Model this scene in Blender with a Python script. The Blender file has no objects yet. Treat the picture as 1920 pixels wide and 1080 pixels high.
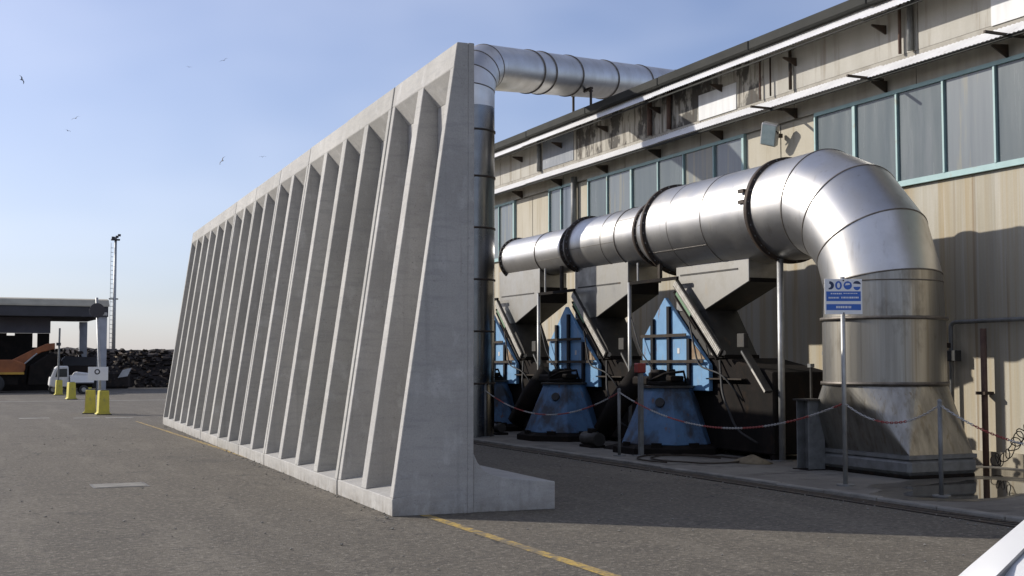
import bpy, math, random
from mathutils import Vector, Matrix
random.seed(7)
PI = math.pi
R = math.radians
sc = bpy.context.scene
C = sc.collection

# ------------------------------------------------------------------ camera
cam_d = bpy.data.cameras.new('camera')
cam_d.sensor_width = 36.0
cam_d.lens = 2350.0 / 1920.0 * 36.0
cam_d.clip_start = 0.05
cam_d.clip_end = 6000
cam = bpy.data.objects.new('camera', cam_d)
C.objects.link(cam)
cam.location = (0, 0, 1.65)
cam.rotation_euler = (R(90 + 3.43), 0, R(-24.08))
sc.camera = cam

# ------------------------------------------------------------------ sky and sun
SUN_EL, SUN_AZ = R(25.6), R(42.6)          # SUN_AZ: from -X towards +Y
sun_dir = Vector((-math.cos(SUN_AZ) * math.cos(SUN_EL), math.sin(SUN_AZ) * math.cos(SUN_EL), math.sin(SUN_EL)))
w = bpy.data.worlds.new('World')
sc.world = w
w.use_nodes = True
nt = w.node_tree
nt.nodes.clear()
out = nt.nodes.new('ShaderNodeOutputWorld')
bg = nt.nodes.new('ShaderNodeBackground')
sky = nt.nodes.new('ShaderNodeTexSky')
sky.sky_type = 'NISHITA'
sky.sun_disc = False
sky.sun_elevation = SUN_EL
sky.sun_rotation = math.atan2(sun_dir.x, sun_dir.y)
sky.air_density = 1.0
sky.dust_density = 0.9
sky.ozone_density = 3.6
sky.altitude = 0
bg.inputs['Strength'].default_value = 0.089
# thin high cirrus veil
geo = nt.nodes.new('ShaderNodeTexCoord')
mp = nt.nodes.new('ShaderNodeMapping')
mp.inputs['Scale'].default_value = (1.0, 1.5, 3.0)
mp.inputs['Location'].default_value = (8.217, 0.3265, 0.528)
mp.inputs['Rotation'].default_value = (0.25, 0.1, 0.4)
nz = nt.nodes.new('ShaderNodeTexNoise')
nz.inputs['Scale'].default_value = 1.1
nz.inputs['Detail'].default_value = 4
nz.inputs['Roughness'].default_value = 0.52
nz.inputs['Distortion'].default_value = 0.25
rp = nt.nodes.new('ShaderNodeValToRGB')
rp.color_ramp.elements[0].position = 0.38
rp.color_ramp.elements[0].color = (0.10, 0.10, 0.10, 1)
rp.color_ramp.elements[1].position = 0.70
rp.color_ramp.elements[1].color = (0.42, 0.42, 0.42, 1)
mx = nt.nodes.new('ShaderNodeMix')
mx.data_type = 'RGBA'
mx.inputs['B'].default_value = (11.0, 11.1, 12.0, 1)
nt.links.new(geo.outputs['Generated'], mp.inputs['Vector'])
nt.links.new(mp.outputs['Vector'], nz.inputs['Vector'])
nt.links.new(nz.outputs['Fac'], rp.inputs['Fac'])
nt.links.new(rp.outputs['Color'], mx.inputs['Factor'])
tint = nt.nodes.new('ShaderNodeMix')
tint.data_type = 'RGBA'
tint.blend_type = 'MULTIPLY'
tint.inputs['Factor'].default_value = 1.0
tint.inputs['B'].default_value = (0.96, 0.95, 1.14, 1)
nt.links.new(sky.outputs['Color'], tint.inputs['A'])
nt.links.new(tint.outputs['Result'], mx.inputs['A'])
nt.links.new(mx.outputs['Result'], bg.inputs['Color'])
nt.links.new(bg.outputs['Background'], out.inputs['Surface'])

sun_l = bpy.data.lights.new('sun', 'SUN')
sun_l.energy = 3.8
sun_l.angle = R(0.55)
sun_l.color = (1.0, 0.945, 0.86)
sun = bpy.data.objects.new('sun', sun_l)
C.objects.link(sun)
sun.location = (-20, 30, 30)
sun.rotation_euler = (-sun_dir).to_track_quat('-Z', 'Y').to_euler()

sc.view_settings.view_transform = 'Standard'
sc.view_settings.look = 'None'
sc.view_settings.gamma = 1
sc.view_settings.exposure = 0.35
sc.view_settings.use_curve_mapping = False

# ------------------------------------------------------------------ materials
def mat(name, c1, c2=None, rough=0.7, metal=0.0, scale=3.0, stretch=(1, 1, 1), lo=0.35, hi=0.65, detail=6,
        bump=0.0, bscale=60.0, rvar=0.0, stains=(), spec=0.5, fine=0.0, aniso=0.0, space='Position', trans=0.0, tintobj=False, splash=None, cracks=0.0):
    """procedural material: two colours mixed by noise, optional stain layers, fine speckle and bump.
    stains: (colour, scale, stretch, lo, hi, amount)"""
    m = bpy.data.materials.new(name)
    m.use_nodes = True
    t = m.node_tree
    b = t.nodes['Principled BSDF']
    b.inputs['Roughness'].default_value = rough
    b.inputs['Metallic'].default_value = metal
    b.inputs['Specular IOR Level'].default_value = spec
    if aniso:
        b.inputs['Anisotropic'].default_value = aniso
    if trans:
        b.inputs['Transmission Weight'].default_value = trans
    if space == 'Position':
        g = t.nodes.new('ShaderNodeNewGeometry').outputs['Position']
    else:
        g = t.nodes.new('ShaderNodeTexCoord').outputs['Object']

    def noise(s, st, lo_, hi_, det=6):
        mp_ = t.nodes.new('ShaderNodeMapping')
        mp_.inputs['Scale'].default_value = st
        mp_.inputs['Location'].default_value = (random.uniform(0, 9), random.uniform(0, 9), random.uniform(0, 9))
        n_ = t.nodes.new('ShaderNodeTexNoise')
        n_.inputs['Scale'].default_value = s
        n_.inputs['Detail'].default_value = det
        n_.inputs['Roughness'].default_value = 0.6
        t.links.new(g, mp_.inputs['Vector'])
        t.links.new(mp_.outputs['Vector'], n_.inputs['Vector'])
        r_ = t.nodes.new('ShaderNodeMapRange')
        r_.inputs['From Min'].default_value = lo_
        r_.inputs['From Max'].default_value = hi_
        t.links.new(n_.outputs['Fac'], r_.inputs['Value'])
        return n_.outputs['Fac'], r_.outputs['Result']

    def mix(fac, a, bcol, amount=1.0):
        k = t.nodes.new('ShaderNodeMix')
        k.data_type = 'RGBA'
        if amount != 1.0:
            mm = t.nodes.new('ShaderNodeMath')
            mm.operation = 'MULTIPLY'
            mm.inputs[1].default_value = amount
            t.links.new(fac, mm.inputs[0])
            fac = mm.outputs[0]
        t.links.new(fac, k.inputs['Factor'])
        for s_, v in (('A', a), ('B', bcol)):
            if isinstance(v, tuple):
                k.inputs[s_].default_value = (*v, 1)
            else:
                t.links.new(v, k.inputs[s_])
        return k.outputs['Result']
    if c2 is None:
        c2 = tuple(v * 0.8 for v in c1)
    raw, f = noise(scale, stretch, lo, hi, detail)
    col = mix(f, c1, c2)
    for (sc_, s, st, l, h, am) in stains:
        _, ff = noise(s, st, l, h)
        col = mix(ff, col, sc_, am)
    if fine:
        _, ff = noise(bscale * 1.7, (1, 1, 1), 0.42, 0.6, 3)
        col = mix(ff, col, tuple(v * 0.45 for v in c1), fine)
    if cracks:                                            # wandering crack lines, broken up by noise
        wn = t.nodes.new('ShaderNodeTexNoise')
        wn.inputs['Scale'].default_value = 1.6
        wn.inputs['Detail'].default_value = 5
        t.links.new(g, wn.inputs['Vector'])
        wv = t.nodes.new('ShaderNodeMix')
        wv.data_type = 'RGBA'
        wv.blend_type = 'LINEAR_LIGHT'
        wv.inputs['Factor'].default_value = 0.55
        t.links.new(g, wv.inputs['A'])
        t.links.new(wn.outputs['Color'], wv.inputs['B'])
        vo = t.nodes.new('ShaderNodeTexVoronoi')
        vo.feature = 'DISTANCE_TO_EDGE'
        vo.inputs['Scale'].default_value = cracks
        t.links.new(wv.outputs['Result'], vo.inputs['Vector'])
        cr = t.nodes.new('ShaderNodeMapRange')
        cr.inputs['From Min'].default_value = 0.0015
        cr.inputs['From Max'].default_value = 0.006
        cr.inputs['To Min'].default_value = 1.0
        cr.inputs['To Max'].default_value = 0.0
        t.links.new(vo.outputs['Distance'], cr.inputs['Value'])
        _, ff = noise(0.5, (1, 1, 1), 0.47, 0.56)
        mu = t.nodes.new('ShaderNodeMath')
        mu.operation = 'MULTIPLY'
        t.links.new(ff, mu.inputs[0])
        t.links.new(cr.outputs['Result'], mu.inputs[1])
        col = mix(mu.outputs[0], col, (0.035, 0.03, 0.025), 0.8)
    if splash:                                            # mud thrown up along the foot, ragged upper edge
        sx = t.nodes.new('ShaderNodeSeparateXYZ')
        t.links.new(g, sx.inputs[0])
        _, ff = noise(7, (1, 1, 0.6), 0.35, 0.65)
        zr = t.nodes.new('ShaderNodeMapRange')
        zr.inputs['From Min'].default_value = 0.0
        zr.inputs['From Max'].default_value = splash[1]
        zr.inputs['To Min'].default_value = 1.0
        zr.inputs['To Max'].default_value = 0.0
        t.links.new(sx.outputs['Z'], zr.inputs['Value'])
        mu = t.nodes.new('ShaderNodeMath')
        mu.operation = 'MULTIPLY'
        t.links.new(ff, mu.inputs[0])
        t.links.new(zr.outputs['Result'], mu.inputs[1])
        col = mix(mu.outputs[0], col, splash[0], 0.85)
    if tintobj:
        oi = t.nodes.new('ShaderNodeObjectInfo')
        k = t.nodes.new('ShaderNodeMix')
        k.data_type = 'RGBA'
        k.blend_type = 'MULTIPLY'
        k.inputs['Factor'].default_value = 1.0
        t.links.new(col, k.inputs['A'])
        t.links.new(oi.outputs['Color'], k.inputs['B'])
        col = k.outputs['Result']
    t.links.new(col, b.inputs['Base Color'])
    if rvar:
        rr = t.nodes.new('ShaderNodeMapRange')
        rr.inputs['From Min'].default_value = 0.3
        rr.inputs['From Max'].default_value = 0.7
        rr.inputs['To Min'].default_value = max(0.02, rough - rvar)
        rr.inputs['To Max'].default_value = min(1, rough + rvar)
        t.links.new(raw, rr.inputs['Value'])
        t.links.new(rr.outputs['Result'], b.inputs['Roughness'])
    if bump:
        nr, _ = noise(bscale, (1, 1, 1), 0, 1, 4)
        bp = t.nodes.new('ShaderNodeBump')
        bp.inputs['Strength'].default_value = bump
        bp.inputs['Distance'].default_value = 0.02
        t.links.new(nr, bp.inputs['Height'])
        t.links.new(bp.outputs['Normal'], b.inputs['Normal'])
    return m

RUST = (0.16, 0.075, 0.03)
M = {}
M['asphalt'] = mat('asphalt', (0.132, 0.112, 0.083), (0.104, 0.089, 0.066), 0.92, scale=0.35, lo=0.3, hi=0.7, bump=0.6, bscale=55, cracks=0.28,
                   stains=[((0.19, 0.165, 0.125), 0.9, (1.6, 0.22, 1), 0.50, 0.68, 0.65), ((0.065, 0.056, 0.044), 0.55, (1, 1, 1), 0.56, 0.68, 0.55),
                           ((0.055, 0.047, 0.037), 1.9, (1, 0.8, 1), 0.63, 0.69, 0.6), ((0.215, 0.187, 0.142), 2.7, (1, 1, 1), 0.57, 0.68, 0.5),
                           ((0.055, 0.047, 0.037), 13, (1, 1, 1), 0.50, 0.60, 0.6), ((0.29, 0.255, 0.20), 19, (1, 1, 1), 0.55, 0.62, 0.65)], fine=0.4)
M['apron'] = mat('apron_concrete', (0.21, 0.195, 0.165), (0.13, 0.118, 0.10), 0.85, scale=0.9, bump=0.4, bscale=30,
                 stains=[((0.05, 0.043, 0.035), 1.6, (1, 1, 1), 0.52, 0.66, 0.8), ((0.30, 0.27, 0.22), 5, (1, 1, 1), 0.58, 0.7, 0.5)], fine=0.3)
M['kerb'] = mat('kerb_concrete', (0.27, 0.255, 0.22), (0.16, 0.15, 0.13), 0.85, scale=3, bump=0.3, bscale=40, fine=0.2)
M['concrete'] = mat('precast_concrete', (0.43, 0.415, 0.387), (0.35, 0.338, 0.315), 0.85, scale=1.1, bump=0.16, bscale=40, tintobj=True, splash=((0.20, 0.18, 0.15), 0.22),
                    stains=[((0.30, 0.295, 0.285), 3.6, (0.7, 0.7, 5.0), 0.5, 0.66, 0.55), ((0.55, 0.54, 0.52), 5, (1, 1, 0.6), 0.57, 0.7, 0.5),
                            ((0.27, 0.265, 0.25), 2.6, (3.2, 3.2, 0.10), 0.58, 0.72, 0.45), ((0.16, 0.155, 0.145), 34, (1, 1, 1), 0.64, 0.69, 0.55),
                            ((0.52, 0.51, 0.49), 1.3, (1, 1, 2), 0.6, 0.72, 0.5), ((0.22, 0.2, 0.17), 1.1, (4, 4, 0.2), 0.66, 0.72, 0.5)], fine=0.2)
STEEL = (0.60, 0.59, 0.575)
M['steel'] = mat('stainless_sheet', STEEL, (0.50, 0.485, 0.46), 0.40, 1.0, scale=1.6, stretch=(1, 1, 1), rvar=0.06, bump=0.028, bscale=2.2,
                 stains=[((0.36, 0.33, 0.29), 2.5, (3, 3, 0.35), 0.60, 0.74, 0.6), ((0.30, 0.25, 0.19), 7, (2, 2, 0.5), 0.66, 0.74, 0.5)])
M['steel_dirty'] = mat('weathered_sheet', (0.37, 0.355, 0.325), (0.28, 0.265, 0.235), 0.40, 0.95, scale=2.4, stretch=(4, 4, 0.12), rvar=0.08, bump=0.03, bscale=2.4,
                       stains=[((0.20, 0.165, 0.115), 3, (5, 5, 0.07), 0.54, 0.70, 0.65), ((0.11, 0.095, 0.075), 2.2, (1.5, 1.5, 0.7), 0.56, 0.7, 0.55), ((0.18, 0.12, 0.06), 3, (7, 7, 0.06), 0.64, 0.70, 0.6)])
M['steel_shaded'] = mat('shaded_duct_sheet', (0.22, 0.22, 0.22), (0.17, 0.17, 0.17), 0.24, 1.0, scale=1.5, rvar=0.05)  # same duct steel darkened: the dark wall's reflection is in the colour
M['hood'] = mat('hood_sheet', (0.38, 0.37, 0.345), (0.26, 0.25, 0.228), 0.45, 0.85, scale=2.5, rvar=0.08, bump=0.02, bscale=5,
                stains=[((0.30, 0.26, 0.2), 3, (1, 2, 0.4), 0.58, 0.72, 0.6)])
M['flange'] = mat('dark_flange', (0.035, 0.029, 0.025), (0.06, 0.04, 0.027), 0.6, 0.2, scale=8, spec=0.3)
M['seam'] = mat('seam_band', (0.17, 0.15, 0.13), (0.11, 0.095, 0.08), 0.5, 0.6, scale=8)
M['seam_pale'] = mat('lap_strip', (0.36, 0.34, 0.31), (0.27, 0.25, 0.22), 0.45, 0.9, scale=6)
M['dark'] = mat('black_steel', (0.012, 0.011, 0.010), (0.02, 0.016, 0.014), 0.8, 0.0, spec=0.08, scale=3, bump=0.2, bscale=14,
                stains=[((0.035, 0.022, 0.014), 3.5, (1, 1, 0.6), 0.58, 0.7, 0.6)])  # near-black base with brown stains
M['chute'] = mat('dark_rusty_chute', (0.05, 0.046, 0.04), (0.03, 0.027, 0.023), 0.65, 0.2, scale=3,
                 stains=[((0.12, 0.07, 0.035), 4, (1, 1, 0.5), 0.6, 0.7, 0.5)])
M['blue'] = mat('blue_paint', (0.16, 0.33, 0.53), (0.12, 0.26, 0.44), 0.55, scale=3, bump=0.05, bscale=20,
                stains=[((0.20, 0.27, 0.33), 5, (1, 2, 0.4), 0.58, 0.68, 0.6), (RUST, 6, (1, 1.6, 0.5), 0.63, 0.69, 0.7)])
M['blue_shaded'] = mat('blue_paint_shaded_stained', (0.085, 0.175, 0.31), (0.06, 0.125, 0.23), 0.65, scale=3, bump=0.08, bscale=18,
                    stains=[((0.035, 0.03, 0.027), 1.7, (1, 1, 0.6), 0.48, 0.6, 0.85), (RUST, 7, (1, 1, 0.5), 0.62, 0.68, 0.7)])  # hopper shade is mixed into this darker blue, under stains and rust
M['navy'] = mat('dark_blue_bar', (0.010, 0.013, 0.022), (0.018, 0.016, 0.015), 0.7, scale=5, spec=0.15)
M['rustbar'] = mat('rusty_bar', (0.06, 0.05, 0.04), (0.04, 0.03, 0.022), 0.8, spec=0.2, scale=7)
M['rust'] = mat('rusty_plate', (0.22, 0.14, 0.075), (0.34, 0.28, 0.20), 0.8, scale=4, stains=[(RUST, 5, (1, 1, 0.6), 0.5, 0.6, 0.7)])
M['rail'] = mat('pale_rail', (0.55, 0.53, 0.48), (0.40, 0.37, 0.32), 0.6, 0.2, scale=12)
M['green'] = mat('green_strip', (0.10, 0.22, 0.11), (0.16, 0.24, 0.14), 0.6, scale=7)
M['galv'] = mat('galvanised', (0.42, 0.42, 0.41), (0.32, 0.32, 0.31), 0.5, 0.6, scale=8)
M['galv_dark'] = mat('weathered_galvanised', (0.22, 0.225, 0.22), (0.15, 0.15, 0.145), 0.6, 0.4, scale=7)
M['beige'] = mat('facade_paint', (0.44, 0.415, 0.35), (0.40, 0.36, 0.275), 0.9, scale=1.2, stretch=(1, 2.2, 0.12), bump=0.1, bscale=25,
                 stains=[((0.36, 0.265, 0.13), 1.3, (1, 3.0, 0.05), 0.46, 0.66, 0.7), ((0.19, 0.115, 0.045), 1.7, (1, 3.6, 0.045), 0.58, 0.68, 0.6), ((0.30, 0.275, 0.215), 1.2, (1, 2.5, 0.1), 0.50, 0.66, 0.5),
                         ((0.52, 0.50, 0.44), 2, (1, 3, 0.10), 0.56, 0.7, 0.5)], fine=0.06)
M['pier'] = mat('pier_paint', (0.46, 0.425, 0.345), (0.41, 0.37, 0.285), 0.9, scale=1.2, stretch=(1, 1.5, 0.4), bump=0.1, bscale=25,
                stains=[((0.30, 0.245, 0.16), 2.2, (1, 3, 0.15), 0.58, 0.7, 0.6)], fine=0.06)
M['upper'] = mat('facade_upper', (0.44, 0.42, 0.37), (0.38, 0.36, 0.31), 0.9, scale=1.4, stretch=(1, 1.5, 0.5), bump=0.1, bscale=25,
                 stains=[((0.23, 0.195, 0.145), 1.9, (1, 2.6, 0.2), 0.53, 0.66, 0.65), ((0.46, 0.445, 0.41), 3, (1, 2, 0.4), 0.57, 0.7, 0.5)], fine=0.06)
M['mould'] = mat('facade_mouldy', (0.44, 0.415, 0.355), (0.38, 0.355, 0.30), 0.9, scale=1.5, stretch=(1, 1.5, 0.6), bump=0.1, bscale=25,
                 stains=[((0.04, 0.036, 0.032), 1.5, (1, 1.3, 0.9), 0.49, 0.56, 0.9), ((0.07, 0.055, 0.04), 3.5, (1, 3, 0.25), 0.50, 0.62, 0.8)], fine=0.06)
M['patch_grey'] = mat('slate_sheet', (0.17, 0.185, 0.21), (0.24, 0.255, 0.27), 0.7, scale=2.5, stretch=(1, 2, 0.4),
                      stains=[((0.45, 0.46, 0.46), 6, (1, 2, 0.6), 0.64, 0.7, 0.6)])
M['white_panel'] = mat('white_sheet', (0.66, 0.66, 0.65), (0.56, 0.56, 0.55), 0.6, scale=2, stretch=(1, 3, 0.3))
M['column'] = mat('concrete_column', (0.42, 0.395, 0.34), (0.30, 0.275, 0.23), 0.9, scale=1.5, stretch=(1, 2, 0.3), bump=0.1, bscale=25)
M['corr'] = mat('corrugated_white', (0.80, 0.79, 0.77), (0.70, 0.69, 0.67), 0.6, scale=2,
                stains=[((0.40, 0.36, 0.30), 3, (1, 1.6, 1), 0.60, 0.72, 0.5)])
M['gutter'] = mat('roof_gutter', (0.026, 0.027, 0.024), (0.042, 0.042, 0.037), 0.8, spec=0.2, scale=2, stretch=(1, 0.5, 1))
M['turq'] = mat('turquoise_frame', (0.30, 0.44, 0.43), (0.26, 0.39, 0.38), 0.55, scale=3,
                stains=[((0.28, 0.22, 0.13), 4, (1, 1, 1), 0.62, 0.7, 0.5)])
M['pane'] = mat('clouded_pane', (0.085, 0.106, 0.112), (0.11, 0.131, 0.136), 0.25, scale=0.8, stretch=(1, 3, 0.4), spec=0.35, rvar=0.06,
                stains=[((0.14, 0.155, 0.165), 1.5, (1, 2, 0.3), 0.56, 0.72, 0.5)])
M['pane_b'] = mat('clouded_pane_pale', (0.15, 0.17, 0.175), (0.115, 0.135, 0.145), 0.25, scale=1.2, stretch=(1, 4, 0.2),
                  stains=[((0.21, 0.20, 0.15), 2, (1, 3, 0.2), 0.54, 0.62, 0.7)])
M['pane_y'] = mat('yellowed_pane', (0.22, 0.205, 0.145), (0.14, 0.15, 0.14), 0.35, scale=2, stretch=(1, 3.5, 0.1), lo=0.42, hi=0.55)
M['pane_d'] = mat('dark_pane', (0.05, 0.065, 0.075), (0.14, 0.16, 0.18), 0.15, scale=1.6, stretch=(1, 3, 0.1))
M['sooty_wall'] = mat('sooty_lower_wall', (0.40, 0.355, 0.27), (0.30, 0.265, 0.2), 0.9, scale=1.2, stretch=(1, 2.2, 0.25), bump=0.1, bscale=25,
                      stains=[((0.12, 0.095, 0.065), 1.7, (1, 2.6, 0.15), 0.5, 0.66, 0.7)])
M['roof'] = mat('roof_sheet', (0.25, 0.24, 0.22), (0.18, 0.17, 0.155), 0.8, scale=1)
M['yellow_line'] = mat('worn_yellow_paint', (0.50, 0.33, 0.07), (0.36, 0.25, 0.075), 0.8, scale=3, stains=[((0.14, 0.12, 0.09), 5, (1, 1, 1), 0.46, 0.58, 0.85), ((0.14, 0.12, 0.09), 14, (1, 1, 1), 0.5, 0.6, 0.7)], bump=0.5, bscale=38)
M['white_line'] = mat('worn_white_paint', (0.40, 0.385, 0.35), (0.25, 0.235, 0.21), 0.85, scale=1.5, stains=[((0.19, 0.178, 0.155), 5, (1, 1, 1), 0.48, 0.58, 0.85)])
M['iron'] = mat('cast_iron', (0.22, 0.21, 0.19), (0.13, 0.12, 0.105), 0.7, 0.3, scale=10)
M['grate'] = mat('drain_grate', (0.06, 0.055, 0.048), (0.10, 0.075, 0.055), 0.7, 0.3, scale=8)
M['damp'] = mat('damp_concrete', (0.075, 0.066, 0.053), (0.11, 0.10, 0.083), 0.38, scale=2.5, rvar=0.15, bump=0.2, bscale=30)
M['puddle'] = mat('puddle_water', (0.035, 0.03, 0.024), (0.05, 0.043, 0.033), 0.04, scale=2, spec=0.6)
M['sign_white'] = mat('sign_white', (0.80, 0.81, 0.82), (0.74, 0.75, 0.77), 0.4, scale=3)
M['sign_blue'] = mat('sign_blue', (0.03, 0.12, 0.48), (0.035, 0.14, 0.5), 0.4, scale=3)
M['sign_ink'] = mat('sign_ink', (0.02, 0.035, 0.10), None, 0.4)
M['sand'] = mat('spilled_dust', (0.20, 0.165, 0.105), (0.14, 0.11, 0.07), 0.95, scale=8, bump=0.3, bscale=30)
M['red'] = mat('red_plastic', (0.34, 0.045, 0.03), (0.26, 0.04, 0.03), 0.5, scale=6)
M['chain_white'] = mat('white_plastic', (0.45, 0.44, 0.42), (0.36, 0.35, 0.33), 0.5, scale=6)
M['black'] = mat('black_rubber', (0.018, 0.018, 0.018), (0.03, 0.03, 0.03), 0.7, scale=6)
M['lamp_glass'] = mat('flood_glass', (0.30, 0.38, 0.38), (0.42, 0.50, 0.49), 0.12, scale=6)
M['brownpipe'] = mat('brown_pipe', (0.085, 0.045, 0.035), (0.13, 0.075, 0.05), 0.7, scale=6)
M['yellow'] = mat('yellow_paint', (0.60, 0.52, 0.07), (0.48, 0.42, 0.08), 0.7, scale=3, space='Object', stains=[((0.25, 0.22, 0.12), 6, (1, 1, 1), 0.58, 0.68, 0.6)])
M['pinkpaint'] = mat('faded_red_paint', (0.62, 0.45, 0.36), (0.5, 0.36, 0.28), 0.7, scale=3)
M['orange'] = mat('orange_paint', (0.30, 0.09, 0.02), (0.2, 0.06, 0.015), 0.5, scale=2)
M['machine_yellow'] = mat('machine_yellow', (0.50, 0.29, 0.03), (0.4, 0.22, 0.03), 0.5, scale=2)
M['shed_grey'] = mat('shed_steel', (0.065, 0.063, 0.068), (0.05, 0.048, 0.05), 0.8, scale=1)
M['shed_col'] = mat('shed_column', (0.40, 0.41, 0.43), (0.32, 0.33, 0.35), 0.6, scale=2)
M['shed_top'] = mat('shed_roof', (0.42, 0.38, 0.29), (0.33, 0.30, 0.23), 0.8, scale=1)
M['shed_wall'] = mat('shed_cladding', (0.15, 0.145, 0.175), (0.12, 0.115, 0.14), 0.7, scale=1)
M['scrap'] = mat('scrap_dark', (0.022, 0.020, 0.019), (0.045, 0.035, 0.03), 0.85, 0.0, spec=0.2, scale=2.5, stains=[((0.11, 0.07, 0.045), 3, (1, 1, 1), 0.58, 0.66, 0.6), ((0.20, 0.19, 0.18), 6, (1, 1, 1), 0.67, 0.7, 0.7)])
M['scrap_pale'] = mat('scrap_pale', (0.34, 0.32, 0.29), (0.18, 0.16, 0.14), 0.6, 0.3, scale=2)
M['car_white'] = mat('white_car_paint', (0.78, 0.78, 0.77), (0.74, 0.74, 0.73), 0.28, scale=2, spec=0.5)
M['car_glass'] = mat('car_glass', (0.02, 0.024, 0.028), (0.03, 0.034, 0.038), 0.06, scale=2, spec=0.6)
M['gap'] = mat('panel_gap', (0.10, 0.10, 0.10), (0.16, 0.16, 0.16), 0.7, scale=9)
M['lens_red'] = mat('lens_red', (0.4, 0.02, 0.02), None, 0.2)
M['bag'] = mat('white_bag', (0.62, 0.61, 0.59), (0.5, 0.49, 0.47), 0.8, scale=3)
M['gull'] = mat('gull_grey', (0.20, 0.20, 0.21), (0.12, 0.12, 0.13), 0.8, scale=3)

# ------------------------------------------------------------------ mesh helpers
class MB:
    def __init__(s):
        s.v, s.f = [], []

    def quad(s, a, b, c, d):
        n = len(s.v)
        s.v += [tuple(a), tuple(b), tuple(c), tuple(d)]
        s.f.append((n, n + 1, n + 2, n + 3))
        return s

    def box(s, x0, x1, y0, y1, z0, z1, mtx=None):
        n = len(s.v)
        p = [(x0, y0, z0), (x1, y0, z0), (x1, y1, z0), (x0, y1, z0), (x0, y0, z1), (x1, y0, z1), (x1, y1, z1), (x0, y1, z1)]
        if mtx is not None:
            p = [tuple(mtx @ Vector(q)) for q in p]
        s.v += p
        s.f += [tuple(n + i for i in q) for q in ((0, 3, 2, 1), (4, 5, 6, 7), (0, 1, 5, 4), (1, 2, 6, 5), (2, 3, 7, 6), (3, 0, 4, 7))]
        return s

    def prism(s, poly, a, b, axis='y'):
        """polygon in the two other axes, extruded along axis between a and b"""
        n, k = len(s.v), len(poly)
        for t in (a, b):
            for (p, q) in poly:
                s.v.append({'y': (p, t, q), 'x': (t, p, q), 'z': (p, q, t)}[axis])
        s.f.append(tuple(range(n, n + k)))
        s.f.append(tuple(range(n + 2 * k - 1, n + k - 1, -1)))
        for i in range(k):
            j = (i + 1) % k
            s.f.append((n + i, n + k + i, n + k + j, n + j))
        return s

    def rings(s, rings, cap=True):
        n, k = len(s.v), len(rings[0])
        for r in rings:
            s.v += [tuple(p) for p in r]
        for i in range(len(rings) - 1):
            for j in range(k):
                jj = (j + 1) % k
                s.f.append((n + i * k + j, n + i * k + jj, n + (i + 1) * k + jj, n + (i + 1) * k + j))
        if cap:
            s.f.append(tuple(range(n + k - 1, n - 1, -1)))
            m = n + (len(rings) - 1) * k
            s.f.append(tuple(range(m, m + k)))
        return s

    def tube(s, pts, r, seg=8, cap=True, r2=None):
        pts = [Vector(p) for p in pts]
        rr = []
        up = None
        for i, p in enumerate(pts):
            d = (pts[min(i + 1, len(pts) - 1)] - pts[max(i - 1, 0)]).normalized()
            if up is None:
                up = Vector((0, 0, 1)) if abs(d.z) < 0.9 else Vector((1, 0, 0))
            u = d.cross(up).normalized()
            v = u.cross(d).normalized()
            up = v
            ra = r if not isinstance(r, (list, tuple)) else r[i]
            rr.append([p + u * ra * math.cos(2 * PI * k / seg) + v * ra * math.sin(2 * PI * k / seg) for k in range(seg)])
        return s.rings(rr, cap)

    def build(s, name, m, parent=None, smooth=False, bevel=0.0, label=None, cat=None, group=None, kind=None, loc=None, mtx=None):
        me = bpy.data.meshes.new(name)
        vs = s.v if mtx is None else [tuple(mtx @ Vector(q)) for q in s.v]
        me.from_pydata(vs, [], s.f)
        me.materials.append(M[m] if isinstance(m, str) else m)
        me.validate()
        me.update()
        if smooth:
            for p in me.polygons:
                p.use_smooth = len(p.vertices) <= 4
        o = bpy.data.objects.new(name, me)
        C.objects.link(o)
        if parent is not None:
            o.parent = parent
        if loc:
            o.location = loc
        if bevel:
            bv = o.modifiers.new('bevel', 'BEVEL')
            bv.width = bevel
            bv.segments = 1
            bv.limit_method = 'ANGLE'
            bv.angle_limit = R(40)
        tag(o, label, cat, group, kind)
        return o


def tag(o, label=None, cat=None, group=None, kind=None):
    for k, v in (('label', label), ('category', cat), ('group', group), ('kind', kind)):
        if v:
            o[k] = v
    return o


def thing(name, label, cat, loc=(0, 0, 0), rz=0.0, group=None):
    o = bpy.data.objects.new(name, None)
    o.empty_display_size = 0.2
    C.objects.link(o)
    o.location = loc
    o.rotation_euler = (0, 0, rz)
    return tag(o, label, cat, group)


def dup(root, loc, rz=None, label=None):
    def cp(o, par):
        c = o.copy()
        C.objects.link(c)
        c.parent = par
        for ch in o.children:
            cp(ch, c)
        return c
    kids = list(root.children)
    r = root.copy()
    C.objects.link(r)
    r.location = loc
    if rz is not None:
        r.rotation_euler = (0, 0, rz)
    if label:
        r['label'] = label
    for ch in kids:
        cp(ch, r)
    return r


def ring_pts(c, d, r, seg, up=(1, 0, 0)):
    d = Vector(d).normalized()
    u = Vector(up)
    u = (u - d * u.dot(d)).normalized()
    v = d.cross(u)
    return [Vector(c) + u * r * math.cos(2 * PI * k / seg) + v * r * math.sin(2 * PI * k / seg) for k in range(seg)]

# ------------------------------------------------------------------ the setting
b = MB().quad((-900, -300, 0), (1200, -300, 0), (1200, 1600, 0), (-900, 1600, 0))
b.build('ground', 'asphalt', kind='structure')

ap = MB()
ys = [4.0] + [8 + 4 * i for i in range(10)]
apron = MB().box(10.26, 15.2, 2.0, 44.0, -0.3, 0.03).build('apron', 'apron', kind='structure')
for i in range(36):
    y0 = 6.0 + i
    MB().box(10.12, 10.255, y0 + 0.008, y0 + 0.992, -0.1, 0.05 + random.uniform(-0.008, 0.006)).build('kerb_stone', 'kerb', apron, bevel=0.012)

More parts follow.
